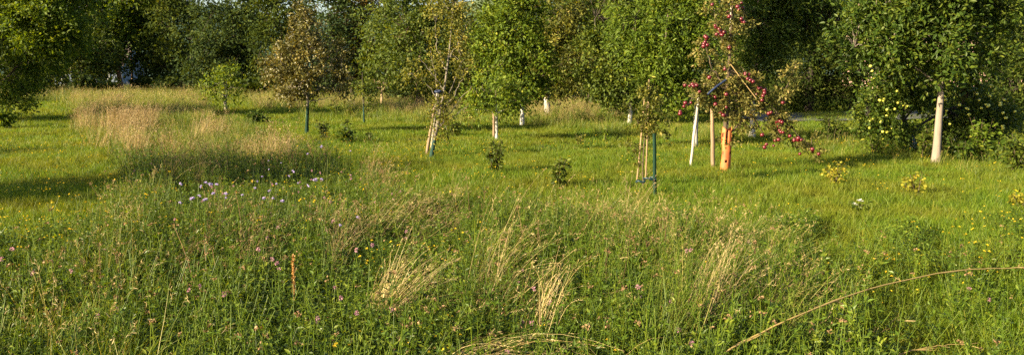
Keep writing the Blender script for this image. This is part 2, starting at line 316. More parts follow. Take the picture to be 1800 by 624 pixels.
# ------------------------------------------------------------------ trees
LEAFCOUNT = [0]
def make_tree(name, label, cat, base, crowns, mat, bark, r_base, path=None, limbs=(), leaf=None, aspect=.5, layers=3.2, gap=-.35,
              twl=None, seed=1, group=None, hi=False, droop=.25, limb_fill=0, limb_spread=.12, topfrac=.75, cs=None, nlimb=7, world=None, vshift=0.0):
    """base in photo pixels (on the ground); crowns: ellipses (cx, cy, rx, ry[, dy]) seen in the photograph, given depth at the tree's distance"""
    rng = np.random.default_rng(seed)
    P0 = ground(*base) if world is None else np.array([world[0], world[1], float(gz(world[0], world[1]))])
    d = P0[1] if world is None else 25.0; k = d / F
    tp = (lambda x, y, dy=0: at(x, y, d + dy)) if world is None else (lambda x, y, dy=0: P0 + np.array([x, dy, y]))
    if world is not None: k = 1.0
    ls = leaf or max(.06, d * .0046); twl = twl or ls * 4.2
    root = empty(name, P0, label, cat, group)
    E = []
    for c in crowns:
        dy = c[4] if len(c) > 4 else 0
        C = tp(c[0], c[1], dy); E.append((C, c[2] * k, c[2] * k * .85, c[3] * k))
    # trunk
    if path is None:
        top = np.mean([e[0] for e in E], axis=0); top = P0 + (top - P0) * np.array([.55, .55, 1.0]); 
        if E: top[2] = P0[2] + (max(e[0][2] + e[3] * .35 for e in E) - P0[2]) * topfrac
        path = [P0, P0 * .66 + top * .34 + np.array([rng.normal(0, .05), rng.normal(0, .05), 0]), P0 * .33 + top * .67, top]
        path = np.array(path); path[1][:2] = P0[:2] + rng.normal(0, .04, 2); 
    else: path = np.array([P0] + [tp(*q) for q in path])
    TP = spline(path, 22); h = np.linalg.norm(TP[-1] - TP[0])
    TR = r_base * (1 - .8 * np.linspace(0, 1, 22)); TR[:3] *= [1.35, 1.12, 1.03]; TP[0, 2] -= .06
    mb = MB(); tube(mb, TP, TR, 12)
    skel = [TP[8:]]; skelr = [TR[8:]]
    for lb in limbs:
        lp = np.array([tp(*q) for q in lb]); lp[0] = TP[np.argmin(np.linalg.norm(TP - lp[0], axis=1))]
        LP = spline(lp, 14) + rng.normal(0, .012, (14, 3)); r0 = r_base * .42; tube(mb, LP, r0 * (1 - .8 * np.linspace(0, 1, 14)), 7); skel.append(LP); skelr.append(r0 * (1 - .8 * np.linspace(0, 1, 14)))
    # clump centres
    C, O = [], []
    vols = np.array([e[1] * e[2] * e[3] for e in E]); areapx = sum(pi * e[1] * e[3] / (d / F if world is None else 1 / 28.) ** 2 for e in E) * (1024 / 1800) ** 2 if E else 0
    lpx = ls / ((d / F) if world is None else 1 / 28.) * 1024 / 1800
    nleaf = int(areapx / (lpx * lpx * aspect * .55) * layers); ntw, nl = 9, 7; nleaf = int(nleaf * (1.75 if d < 30 else 1.5))
    ncl = max(8, nleaf // (ntw * nl)) if E else 0
    if E:
        got = 0
        while got < ncl:
            q = rng.choice(len(E), p=vols ** .67 / (vols ** .67).sum(), size=ncl); u = nrm(rng.normal(size=(ncl, 3))); r = rng.uniform(0, 1, ncl) ** .42
            cen = np.array([E[i][0] for i in q]); rad = np.array([E[i][1:] for i in q]); 
            wob = 1 + .22 * noise3(u * 2.2 + q[:, None] * 3.1, 1.0, seed)
            pt = cen + u * rad * (r * wob)[:, None]
            keep = (noise3(pt, 1.9 / max(.6, rad.mean() * .5), seed) > gap) & (pt[:, 2] > P0[2] + .12)
            C.append(pt[keep]); O.append((nrm(u / rad) + [0, 0, .25])[keep]); got += keep.sum()
        C = np.concatenate(C)[:ncl]; O = np.concatenate(O)[:ncl]
    if limb_fill:
        for sp in skel:
            Ls = np.linalg.norm(np.diff(sp, axis=0), axis=1).sum(); n = int(limb_fill * Ls); idx = rng.uniform(0, len(sp) - 1.01, n); i0 = idx.astype(int)
            pt = sp[i0] + (sp[i0 + 1] - sp[i0]) * (idx - i0)[:, None]; od = nrm(rng.normal(size=(n, 3)) + [0, 0, .3]); pt = pt + od * rng.uniform(0, limb_spread, n)[:, None]
            C = np.concatenate([C, pt]) if len(C) else pt; O = np.concatenate([O, od]) if len(O) else od
    C = np.asarray(C); O = np.asarray(O); ncl = len(C)
    # limbs to a spread of clumps, then twigs from the nearest limb point
    if len(E) and nlimb:
        far = [int(rng.integers(ncl))]; dist = np.linalg.norm(C - C[far[0]], axis=1)
        for _ in range(nlimb - 1): j = int(np.argmax(dist * rng.uniform(.7, 1, ncl))); far.append(j); dist = np.minimum(dist, np.linalg.norm(C - C[j], axis=1))
        for j in far:
            tgt = C[j]; ii = int(np.clip(np.argmin(np.abs(TP[:, 2] - (tgt[2] - .45 * np.linalg.norm(tgt[:2] - TP[-1][:2])))), 8, 20)); a = TP[ii]
            mid = a * .5 + tgt * .5 + np.array([0, 0, .12 * np.linalg.norm(tgt - a)]) + rng.normal(0, .05, 3); LP = spline([a, mid, tgt], 9); rr = TR[ii] * .55 * (1 - .8 * np.linspace(0, 1, 9))
            tube(mb, LP, np.maximum(rr, .006), 6); skel.append(LP); skelr.append(rr)
    S = np.concatenate(skel); nb = []
    for s0 in range(0, ncl, 400): nb.append(np.argmin(((C[s0:s0 + 400, None] - S[None]) ** 2).sum(-1), axis=1))
    nb = np.concatenate(nb); sel = rng.uniform(size=ncl) < min(1, 420 / max(1, ncl))
    tubes_batch(mb, S[nb][sel], C[sel], min(.016, r_base * .2) * max(1, d / 30), .004 * max(1, d / 25), sag=.04)
    mb.build('trunk', bark, root, P0)
    # foliage: sprays of leaves along short twigs
    cv = rng.normal(0, .13, ncl)
    ci = np.repeat(np.arange(ncl), ntw); td = nrm(O[ci] * .9 + rng.normal(size=(len(ci), 3)) * .75); tl = twl * rng.uniform(.6, 1.25, len(ci))
    li = np.repeat(np.arange(len(ci)), nl); n = len(li); t = rng.uniform(.12, 1.0, n)
    sag = np.zeros((n, 3)); sag[:, 2] = -droop * (t ** 2) * tl[li]
    pos = C[ci][li] + rng.normal(0, .12 * twl, (n, 3)) + td[li] * (tl[li] * t)[:, None] + sag
    ld = nrm(td[li] * .7 + rng.normal(size=(n, 3)) * .75 + np.array([0, 0, -droop]))
    nn = nrm(rng.normal(size=(n, 3)) * .75 + np.array([0, 0, .32]) + O[ci][li] * .75 )
    size = ls * rng.uniform(.65, 1.25, n); v = np.clip(.45 + vshift + cv[ci][li] + rng.normal(0, .2, n) , 0, 1)
    mb = MB(); leaves(mb, pos, ld, nn, size, size * aspect, v, hi=hi)
    c = mb.build('crown', LM[mat], root, P0); c['kind'] = 'stuff'; LEAFCOUNT[0] += n
    return root, P0, tp

T = make_tree
# left edge and the dark group behind it
T('broadleaf_tree', 'big yellow-green broadleaf tree cut off by the left edge of the picture', 'tree', (-45, 212), [(0, 50, 120, 95), (90, 20, 90, 75), (40, -70, 130, 80), (20, 150, 45, 50), (-90, 60, 90, 120)], 'yellow', BARK, .17, seed=3, layers=3.0, gap=-.2,
  limbs=[((-30, 150), (0, 145), (25, 122), (60, 90))])
T('tall_tree', 'tall tree with slim pinkish-brown trunk, thicker of the two left trunks', 'tree', (214, 166), [(200, 30, 75, 60), (160, 60, 70, 55), (230, -20, 80, 60), (175, 100, 45, 26)], 'yellow', BARK_P, .22, path=[(209, 130), (206, 95), (204, 20), (205, -40)], seed=5, layers=2.8)
T('tall_tree', 'slender tree whose thin trunk stands right of the pinkish-brown trunk', 'tree', (234, 164), [(250, 70, 45, 45), (270, 10, 55, 60)], 'dark', BARK_P, .12, path=[(232, 130), (231, 90), (236, 20)], seed=6, layers=3)
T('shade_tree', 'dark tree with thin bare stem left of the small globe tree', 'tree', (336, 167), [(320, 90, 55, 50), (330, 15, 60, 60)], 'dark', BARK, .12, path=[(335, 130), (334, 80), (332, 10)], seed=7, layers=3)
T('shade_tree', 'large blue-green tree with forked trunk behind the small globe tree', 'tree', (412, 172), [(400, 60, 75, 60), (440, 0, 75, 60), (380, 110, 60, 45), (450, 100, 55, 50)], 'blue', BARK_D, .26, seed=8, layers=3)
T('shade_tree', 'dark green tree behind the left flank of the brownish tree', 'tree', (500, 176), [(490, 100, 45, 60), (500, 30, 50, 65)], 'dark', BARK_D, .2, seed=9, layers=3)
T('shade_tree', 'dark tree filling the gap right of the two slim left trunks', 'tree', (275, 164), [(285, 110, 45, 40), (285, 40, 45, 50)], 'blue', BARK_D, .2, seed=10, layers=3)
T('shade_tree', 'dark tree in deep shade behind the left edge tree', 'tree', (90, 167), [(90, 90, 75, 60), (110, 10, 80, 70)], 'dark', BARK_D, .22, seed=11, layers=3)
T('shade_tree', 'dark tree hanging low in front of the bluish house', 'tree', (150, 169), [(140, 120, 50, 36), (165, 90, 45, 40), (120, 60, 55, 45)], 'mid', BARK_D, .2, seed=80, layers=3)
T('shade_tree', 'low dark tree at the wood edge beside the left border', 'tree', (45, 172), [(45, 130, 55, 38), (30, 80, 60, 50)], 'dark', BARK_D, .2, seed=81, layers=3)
# middle background
T('background_tree', 'dark tree behind the road left of the yellow apples', 'tree', (1500, 198), [(1490, 120, 60, 50), (1510, 40, 70, 60)], 'dark', BARK_D, .2, seed=82, layers=2.8)
T('background_tree', 'dark tree behind the yellow apple tree', 'tree', (1590, 205), [(1590, 120, 60, 70), (1590, 30, 70, 60)], 'mid', BARK_D, .2, seed=83, layers=2.8)
T('background_tree', 'shaded tree far behind the pale grey trunk', 'tree', (1770, 215), [(1770, 120, 60, 80), (1770, 20, 60, 60)], 'dark', BARK_D, .2, seed=84, layers=2.8)
T('background_tree', 'dark tree right behind the brownish tree', 'tree', (588, 180), [(590, 110, 45, 55), (580, 40, 45, 60)], 'blue', BARK_D, .18, seed=12, layers=3)
T('background_tree', 'tall olive tree with autumn tint right of the brownish tree', 'tree', (622, 178), [(632, 60, 48, 60), (640, -5, 60, 50), (650, 110, 42, 50)], 'autumn', BARK_D, .22, seed=13, layers=3)
T('background_tree', 'mid-green round tree left of the leaning staked tree', 'tree', (738, 192), [(738, 95, 62, 55), (715, 40, 50, 55), (755, 145, 50, 35), (765, 20, 45, 50)], 'mid', BARK, .16, seed=14, layers=3.2, vshift=-.05)
T('background_tree', 'grey-green tree behind the leaning staked tree', 'tree', (800, 184), [(800, 120, 50, 50), (810, 60, 45, 45)], 'mid', BARK_D, .18, seed=15, layers=3)
T('background_tree', 'mid-green tree filling the belt behind the stub with pale tan trunk', 'tree', (684, 183), [(684, 120, 48, 52), (690, 50, 50, 60)], 'mid', BARK_D, .18, seed=85, layers=3)
T('background_tree', 'olive tree behind the low white-trunked tree', 'tree', (845, 188), [(842, 130, 46, 44), (850, 75, 38, 40)], 'olive', BARK_D, .15, seed=86, layers=3, vshift=-.1)
T('background_tree', 'mid-green tree behind the grey shaded trunk', 'tree', (985, 188), [(985, 120, 50, 48), (970, 50, 55, 60)], 'mid', BARK_D, .18, seed=87, layers=3)
T('background_tree', 'mid-green tree behind the sapling canes', 'tree', (1110, 190), [(1110, 130, 60, 48), (1100, 60, 60, 60)], 'mid', BARK_D, .18, seed=88, layers=3)
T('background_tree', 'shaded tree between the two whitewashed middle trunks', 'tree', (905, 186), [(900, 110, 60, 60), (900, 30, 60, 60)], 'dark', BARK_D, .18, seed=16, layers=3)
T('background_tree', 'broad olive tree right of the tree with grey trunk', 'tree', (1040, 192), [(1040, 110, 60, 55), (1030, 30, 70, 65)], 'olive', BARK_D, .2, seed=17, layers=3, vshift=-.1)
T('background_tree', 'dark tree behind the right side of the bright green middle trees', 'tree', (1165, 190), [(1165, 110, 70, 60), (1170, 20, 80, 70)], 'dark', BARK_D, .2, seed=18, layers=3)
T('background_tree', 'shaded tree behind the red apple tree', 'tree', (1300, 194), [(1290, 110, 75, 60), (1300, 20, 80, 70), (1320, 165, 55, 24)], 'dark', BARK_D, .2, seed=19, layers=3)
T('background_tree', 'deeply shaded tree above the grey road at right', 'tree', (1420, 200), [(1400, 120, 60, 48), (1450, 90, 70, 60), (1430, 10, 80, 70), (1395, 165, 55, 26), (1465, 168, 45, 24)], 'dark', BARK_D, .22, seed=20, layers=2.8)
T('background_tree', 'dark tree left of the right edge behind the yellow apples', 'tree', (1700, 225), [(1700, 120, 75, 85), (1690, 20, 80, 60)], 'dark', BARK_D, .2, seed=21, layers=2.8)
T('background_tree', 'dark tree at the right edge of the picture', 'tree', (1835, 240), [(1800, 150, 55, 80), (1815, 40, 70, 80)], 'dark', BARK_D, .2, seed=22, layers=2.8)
# small globe tree
T('globe_tree', 'small round yellow-green tree on short pale trunk', 'tree', (398, 196), [(400, 150, 28, 20), (402, 135, 20, 12)], 'yellow', BARK_PALE, .075, seed=23, layers=3.6, leaf=.15, topfrac=.8, vshift=.15)
# brownish tree
T('young_pear_tree', 'brownish-olive conical young tree with teal wrapped trunk', 'tree', (539, 239), [(540, 100, 38, 62, 0), (502, 125, 32, 48), (584, 125, 30, 46), (540, 45, 26, 32), (540, 150, 62, 26), (480, 115, 13, 28), (603, 105, 12, 26)], 'brown', TEALWRAP, .048, path=[(541, 180), (541, 110), (540, 20)], seed=24,
  limbs=[((541, 180), (560, 176), (590, 170)), ((541, 165), (515, 140), (490, 100)), ((541, 150), (570, 130), (598, 85)), ((541, 140), (520, 110), (505, 60))], layers=2.7, gap=-.1, leaf=.075, aspect=.6)
# teal sapling and stub tree
T('sapling', 'slim sapling with dark teal stem right of the brownish tree', 'tree', (640, 220), [(638, 150, 9, 20), (642, 172, 14, 12)], 'mid', trunk_mat('bark_teal_stem', (.1, .09, .06), (.012, .045, .04), .6), .03, path=[(639, 185), (637, 150), (637, 128)], seed=25, layers=3, leaf=.09)
T('young_tree', 'small dark-crowned tree with pale tan trunk beside tan grass', 'tree', (672, 189), [(660, 145, 14, 12), (684, 140, 14, 14)], 'dark', trunk_mat('bark_tan', (.45, .32, .22)), .09, path=[(671, 165), (671, 148)], limbs=[((671, 160), (662, 150), (656, 140)), ((671, 160), (680, 150), (690, 142))], seed=26, layers=2)
# leaning staked tree
T('leaning_tree', 'thin leaning young tree with sparse olive crown tied to stakes', 'tree', (757, 280), [(778, 50, 36, 45), (742, 105, 24, 26), (805, 100, 26, 32), (795, 15, 32, 30), (718, 125, 13, 14), (825, 135, 14, 18)], 'olive', trunk_mat('bark_teal_low', (.2, .175, .14), (.02, .05, .042), .42), .04,
  path=[(764, 245), (772, 205), (782, 150), (792, 70), (797, 5)], limbs=[((768, 232), (785, 212), (805, 198), (824, 186)), ((776, 195), (800, 165), (815, 130)), ((780, 160), (760, 130), (740, 105)), ((784, 130), (770, 90), (765, 40)), ((788, 110), (810, 70), (825, 35)), ((776, 195), (760, 160), (730, 135)), ((766, 238), (783, 190), (806, 120)), ((766, 236), (770, 170), (758, 95)), ((768, 230), (790, 200), (830, 150))],
  seed=27, layers=1.0, gap=.05, leaf=.06, limb_fill=4, limb_spread=.24, vshift=.12, nlimb=0)
# middle lit orchard trees
T('orchard_tree', 'low olive-green tree with slim white trunk beside a brown stake', 'tree', (873, 247), [(868, 160, 42, 26), (850, 180, 26, 18), (895, 175, 24, 18)], 'bright', WHITEWASH, .036, path=[(873, 205), (872, 175), (870, 140)], seed=28, layers=3.4, vshift=.05)
T('orchard_tree', 'bright green tree with thick whitewashed trunk in the middle', 'tree', (918, 222), [(900, 75, 55, 60), (935, 110, 42, 45), (870, 110, 36, 45), (910, 10, 50, 50), (915, 155, 36, 26), (905, -60, 55, 50)], 'bright', WHITEWASH, .07, seed=29, layers=3.6, gap=-.25)
T('orchard_tree', 'spreading green tree with grey shaded trunk beyond the tan grass', 'tree', (963, 207), [(995, 100, 65, 50), (970, 145, 40, 24), (1000, 30, 60, 50)], 'olive', WHITE_D, .13, seed=30, layers=3.4, vshift=-.05)
T('orchard_tree', 'green tree with dark slanting limb and bluish trunk behind the sapling stakes', 'tree', (1106, 222), [(1090, 70, 60, 55), (1050, 105, 38, 45), (1125, 150, 40, 42), (1080, 5, 70, 45), (1080, 150, 40, 30), (1080, -80, 80, 60)], 'mid', WHITE_D, .07, path=[(1108, 190), (1100, 160), (1075, 125), (1050, 80), (1045, 20)], seed=31, layers=3.4, gap=-.2)
T('orchard_tree', 'bright green long-leaved tree on pale marked trunk left of the red apple tree', 'tree', (1221, 259), [(1165, 85, 55, 60), (1205, 30, 60, 55), (1165, 160, 42, 42), (1120, 40, 40, 45), (1225, 110, 36, 40), (1190, -80, 75, 65)], 'bright', WHITE_T, .06, path=[(1224, 195), (1225, 150), (1215, 60), (1210, 0)], seed=32, layers=3.4, leaf=.10, aspect=.34, hi=True, vshift=-.03)
T('orchard_tree', 'tall tree with long drooping leaves and white trunk right of the red apple tree', 'tree', (1322, 245), [(1350, 45, 70, 55), (1430, 30, 55, 45), (1390, -30, 90, 50), (1330, 110, 42, 40), (1380, -120, 100, 65)], 'deep', WHITEWASH, .07, path=[(1323, 200), (1325, 150), (1340, 60), (1350, 0)], seed=33, layers=3.0, leaf=.11, aspect=.34, hi=True, droop=.3, vshift=.05)
T('pale_trunk_tree', 'large tree with long dark leaves on straight bare pale grey trunk at right', 'tree', (1645, 287), [(1640, 55, 85, 70), (1560, 65, 60, 58), (1715, 80, 52, 50), (1620, -30, 120, 60), (1640, 118, 50, 24), (1745, 20, 50, 60), (1505, 60, 30, 45)], 'deep', trunk_mat('bark_pale_smooth', (.215, .178, .145), con=.75), .075, path=[(1650, 215), (1655, 145), (1655, 60), (1655, -10)], seed=34, layers=3.2, leaf=.095, aspect=.46, hi=True, droop=.15, vshift=.06)
RT, RP, Rtp = T('yellow_apple_tree', 'low apple tree with many small yellow apples and leaning bluish trunk', 'tree', (1610, 266), [(1565, 150, 48, 48, -.5), (1525, 180, 30, 30, -.5), (1690, 185, 50, 55), (1620, 150, 40, 42, -.3), (1745, 215, 46, 40), (1545, 215, 34, 26, -.5), (1510, 140, 22, 22, -.4), (1580, 235, 26, 18, -.6), (1700, 235, 40, 26, .1)], 'deep', trunk_mat('bark_bluish', (.05, .045, .04), (.22, .25, .27), .3), .085, path=[(1598, 235), (1588, 205), (1580, 150)], seed=35, layers=3.6, leaf=.065, aspect=.6, vshift=.1)
# trees left of the frame that shade the left of the meadow
for i_, (wx, wy, s_, lab) in enumerate([(-14.6, 5.9, 1.0, 'round orchard tree left of the view, nearest the camera'), (-20.2, 10, .85, 'slim orchard tree left of the view, second from the camera'), (-25.3, 21.2, 1.15, 'wide orchard tree left of the view, farthest from the camera')]):
    T('orchard_tree', lab, 'tree', None, [(0, 3.6 * s_, 1.5 * s_, 1.5 * s_), (.5, 2.7 * s_, 1.3 * s_, 1.0 * s_), (-.6, 4.6 * s_, 1.2 * s_, 1.0 * s_)], 'mid', BARK, .12, seed=60 + i_, layers=1.6, leaf=.12, world=(wx, wy))

for i_, (wx, wy, s_, lab) in enumerate([(-47, 41, 2.2, 'big unseen tree added for shade beyond the left border, nearest of three'), (-53, 50, 2.4, 'big unseen tree added for shade beyond the left border, middle of three'), (-60, 62, 2.5, 'big unseen tree added for shade beyond the left border, deepest of three'), (-42, 33.5, 1.5, 'smaller unseen tree added for shade beyond the left border')]):  # unseen trees added off frame to throw shade on the left background trees
    T('added_shade_tree', lab, 'tree', None, [(0, 3.2 * s_, 1.7 * s_, 1.6 * s_), (.5, 1.9 * s_, 1.5 * s_, 1.1 * s_), (-.6, 4.4 * s_, 1.2 * s_, 1.0 * s_)], 'dark', BARK_D, .22, seed=90 + i_, layers=.5, leaf=.3, world=(wx, wy))
# red apple tree
pth = [(1275, 225), (1279, 150), (1284, 80), (1288, 0), (1290, -50)]
lb = [((1281, 128), (1310, 150), (1345, 178), (1378, 212), (1408, 242), (1440, 268)), ((1278, 190), (1250, 168), (1228, 148), (1212, 178)), ((1280, 150), (1252, 120), (1240, 78)), ((1276, 240), (1297, 220), (1330, 195), (1365, 180), (1398, 118)),
      ((1284, 90), (1265, 60), (1252, 5)), ((1285, 60), (1300, 40), (1310, 15)), ((1277, 200), (1320, 205), (1345, 240)), ((1277, 205), (1265, 180), (1255, 210)), ((1281, 120), (1320, 135), (1335, 165)), ((1279, 165), (1240, 150), (1205, 190)), ((1345, 178), (1360, 200), (1375, 240)), ((1279, 160), (1300, 170), (1310, 200))]
AT, AP, Atp = T('red_apple_tree', 'young apple tree laden with dark red apples in the orange guard', 'tree', (1273, 304), [], 'apple', BARK, .042, path=pth, limbs=lb, seed=40, leaf=.052, aspect=.52, limb_fill=14, limb_spread=.16, twl=.15)
V, Fq = sphere_arrays(1, 12, 9, .92, .22); mb = MB(); mb.add(V, Fq)
tube(mb, [(0, 0, .6), (.05, 0, 1.1), (.15, 0, 1.5)], [.06, .05, .05], 5, mat=1)
ap = mb.mesh('apple', [RED, BARK])
apples = "145,15 248,12 235,25 200,45 252,78 155,92 175,112 180,125 165,128 188,115 120,130 120,150 115,165 205,170 190,240 135,275 275,265 262,265 290,290 280,285 65,305 85,297 90,303 100,325 310,315 318,325 325,340 315,347 322,354 195,335 155,345 160,370 165,377 50,365 60,372 45,377 32,395 195,380 400,365 345,402 352,398 375,435 385,430 390,440 380,447 383,462 388,468 322,478 368,498 380,495 330,522 420,482 435,492 460,495 450,490 455,545 500,528 522,545 240,35 258,80 125,140 270,280 330,330 175,400 190,410 205,60 300,300 128,160 170,105 75,300 310,330 395,432"
rng = np.random.default_rng(7)
base_ap = [tuple(map(float, q.split(','))) for q in apples.split()]
base_ap += [(q[0] + rng.normal(0, 9), q[1] + rng.normal(0, 9)) for q in base_ap[::2]]
for a, b_ in base_ap:
    q = Atp(1180 + a / 2.014, b_ / 2.014, rng.uniform(-.34, .05)) - AP
    o = bpy.data.objects.new('apple', ap); COL.objects.link(o); o.parent = AT; o.location = q; o.scale = [rng.uniform(.023, .037)] * 3; o.rotation_euler = (rng.normal(0, .3), rng.normal(0, .3), rng.uniform(0, 6))
mb = MB(); mb.add(V, Fq); yap = mb.mesh('yellow_apple', [YAPPLE])
for _ in range(70):
    cx, cy, rx, ry = [(1570, 165, 55, 55), (1690, 190, 60, 55), (1555, 222, 36, 30), (1740, 215, 45, 40), (1620, 150, 50, 50)][rng.integers(5)]
    u = rng.uniform(-1, 1, 2); q = Rtp(cx + u[0] * rx, cy + u[1] * ry, -.45 - .75 * rx * RP[1] / F * math.sqrt(max(.05, 1 - min(1, (u ** 2).sum()))) - .06) - RP
    o = bpy.data.objects.new('apple', yap); COL.objects.link(o); o.parent = RT; o.location = q; o.scale = [rng.uniform(.024, .034)] * 3

# ------------------------------------------------------------------ stakes, ties, guard
def stake(name, label, a, b, rpx, mat, dy=0, square=False, cat='stake', group=None):
    A = ground(*a); A[1] += dy; B = at(b[0], b[1], A[1] + .02); r = rpx * A[1] / F
    A2 = A - nrm(B - A) * .15; mb = MB(); n = 7; rng = np.random.default_rng(int(a[0])); P = A2 + (B - A2) * np.linspace(0, 1, n)[:, None]; P[1:-1] += rng.normal(0, r * .12, (n - 2, 3))
    tube(mb, P, r * (1.05 - .12 * np.linspace(0, 1, n)), 4 if square else 8); o = mb.build(name, mat, None, A); return tag(o, label, cat, group)
stake('wooden_stake', 'upright brown wooden stake left of the orange guard', (1253, 298), (1252, 190), 3.6, WOOD)
stake('wooden_stake', 'thin whitish stake leaning against the pale marked trunk', (1214, 294), (1228, 172), 2.3, WOOD_W)
stake('metal_pole', 'pale grey pole rising beside the top of the red apple tree', (1279, 301), (1289, -60), 2.6, WOOD_W, dy=.14, cat='pole')
stake('wooden_stake', 'short thick leaning stake beside the leaning tree', (749, 276), (764, 189), 2.9, WOOD)
stake('wooden_stake', 'tall leaning stake behind the leaning tree', (758, 264), (770, 150), 2.3, WOOD_G)
stake('wooden_stake', 'brown stake beside the slim white trunk in the middle', (868.5, 242), (868, 198), 2.6, WOOD)
stake('bamboo_cane', 'left bamboo cane holding the sparse sapling beside the green post', (1119, 326), (1135, 158), 1.6, CANE, cat='cane')
stake('bamboo_cane', 'right bamboo cane closest to the green post', (1135, 322), (1141, 140), 1.5, CANE, cat='cane')
stake('green_post', 'dark green plastic post beside the sparse sapling', (1151, 350), (1150, 235), 3.3, GREENP, cat='post')
# ties
GP = ground(1151, 350); d = GP[1]
mb = MB(); a = np.linspace(0, 2 * pi, 25); c = at(1142, 314, d); tube(mb, np.stack([c[0] + .075 * np.cos(a), c[1] + .06 * np.sin(a), c[2] + .012 * np.sin(2 * a)], -1), .014, 6)
c = at(1126, 319, d); tube(mb, np.stack([c[0] + .055 * np.cos(a), c[1] + .045 * np.sin(a), c[2] + .01 * np.cos(3 * a)], -1), .012, 6)
tag(mb.build('tree_tie', TEALP, None, at(1142, 314, d)), 'teal rubber tie looped from the green post round the sapling', 'tie')
d = AP[1]
mb = MB(); q = spline([at(1244, 166, d - .32), at(1258, 154, d - .3), at(1276, 141, d - .2)], 10); tube(mb, q, .018, 6); tag(mb.build('strap', BLUEP, None, q[0]), 'dark blue strap slanting through the red apple tree', 'strap')
mb = MB(); q = spline([at(1284, 113, d - .12), at(1310, 148, d - .14), at(1336, 182, d - .12)], 12); tube(mb, q, .008, 6); tag(mb.build('rope', ROPE, None, q[0]), 'tan rope holding up the drooping branch of the red apple tree', 'rope')
d = ground(757, 280)[1]
mb = MB(); c = at(770, 161, d - .05); tube(mb, np.stack([c[0] + .05 * np.cos(a), c[1] + .05 * np.sin(a), c[2] + .01 * np.sin(a)], -1), .022, 6); tag(mb.build('tree_tie', BLUEP, None, c), 'light blue tie near the top of the tall leaning stake', 'tie')
# orange guard: perforated split sleeve
mb = MB(); nu, nv = 28, 34; hgt = 80 * AP[1] / F; rad = 8.2 * AP[1] / F; V = []
for j in range(nv + 1):
    t = j / nv
    for i in range(nu + 1):
        an = -pi / 2 + 2 * pi * i / nu + .9; rr = rad * (1 + .05 * sin(3 * an + 5 * t) + .05 * sin(9 * t)); V.append((rr * cos(an) + .035 * t + .01 * sin(5 * t), rr * sin(an), hgt * t + (.03 * sin(an * 2 + 1) if j == nv else 0)))
Fq = []
for j in range(nv):
    for i in range(nu):
        ang = (i + .5) * 2 * pi / nu; t = (j + .5) / nv
        hole = (abs((t * 5.2) % 1 - .5) < .17) and (int(t * 5.2) + int(ang / (2 * pi) * 6 + .5)) % 2 == 0 and abs((ang / (2 * pi) * 6 + .5) % 1 - .5) < .24
        tear = t > .68 and i in (22, 23) 
        if not hole and not tear: Fq.append((j * (nu + 1) + i, j * (nu + 1) + i + 1, (j + 1) * (nu + 1) + i + 1, (j + 1) * (nu + 1) + i))
mb.add(V, Fq); go = mb.build('trunk_guard', ORANGE); go.location = (AP[0], AP[1], AP[2] - .02); so_ = go.modifiers.new('thickness', 'SOLIDIFY'); so_.thickness = .004
tag(go, 'orange perforated plastic guard round the red apple tree trunk', 'trunk guard')

# sparse sapling between canes
T('sapling', 'sparse sapling tied between bamboo canes and the green post', 'tree', (1131, 335), [(1138, 190, 22, 22), (1140, 165, 12, 18)], 'olive', BARK, .011, path=[(1130, 290), (1134, 230), (1138, 170), (1140, 140)], limbs=[((1134, 240), (1120, 215), (1112, 190)), ((1136, 220), (1155, 200), (1166, 180)), ((1131, 290), (1118, 270), (1112, 262)), ((1133, 250), (1150, 232), (1160, 224))], seed=41, leaf=.05, limb_fill=8, limb_spread=.12, layers=1.0, gap=0, nlimb=3, twl=.12)

# ------------------------------------------------------------------ shrubs and small plants
def plant(name, label, base, h_px, w_px, mat, leafm, nstem=5, nleaf=40, seed=0, aspect=.6, cat='shrub', group=None, hi=True, stemm=None, dr=.2):
    rng = np.random.default_rng(seed); P0 = ground(*base); k = P0[1] / F; H = h_px * k; W = w_px * k / 2; root = empty(name, P0, label, cat, group)
    ms, ml = MB(), MB()
    for s in range(nstem):
        az = rng.uniform(0, 2 * pi); rr = W * rng.uniform(.2, 1); hh = H * rng.uniform(.65, 1.0) * (1 if s else 1.0)
        b0 = np.array([rng.normal(0, W * .15), rng.normal(0, W * .15), -.03]); tip = np.array([cos(az) * rr * .8, sin(az) * rr * .8, hh])
        P = spline([b0, b0 * .5 + tip * .5 + [rng.normal(0, .02), rng.normal(0, .02), .03], tip], 10); tube(ms, P, .006 * (1 - .6 * np.linspace(0, 1, 10)), 5)
        t = rng.uniform(.12, 1, nleaf); i0 = (t * 8.99).astype(int); pos = P[i0] + rng.normal(0, .012, (nleaf, 3)); dd = rng.normal(size=(nleaf, 3)); dd[:, 2] = dd[:, 2] * .5 + .1
        pos = pos + nrm(dd) * rng.uniform(0, .25 * W + .02, nleaf)[:, None]
        sz = leafm * rng.uniform(.6, 1.25, nleaf); leaves(ml, pos, dd + [0, 0, -dr], nrm(rng.normal(size=(nleaf, 3)) * .6 + [0, 0, 1]), sz, sz * aspect, np.clip(rng.normal(.5, .22, nleaf), 0, 1), hi=hi)
    ms.build('stem', stemm or BARK, root); c = ml.build('foliage', LM[mat], root); c['kind'] = 'stuff'
    return root
plant('shrub', 'tall narrow dark bush in front of the slim white trunk', (872, 312), 70, 40, 'mid', .06, 9, 60, 1)
plant('shrub', 'rounder dark bush right of the narrow bush in mid lawn', (984, 333), 56, 46, 'mid', .06, 10, 50, 2)
plant('shrub', 'yellow-leaved small shrub right of the red apple tree', (1467, 330), 46, 46, 'gold', .055, 7, 30, 3, .8)
plant('shrub', 'yellow-leaved small shrub in front of the pale grey trunk', (1605, 345), 46, 52, 'gold', .055, 7, 26, 4, .8)
plant('shrub', 'yellow-leaved small shrub at the right edge', (1792, 370), 36, 44, 'gold', .055, 6, 26, 5, .8)
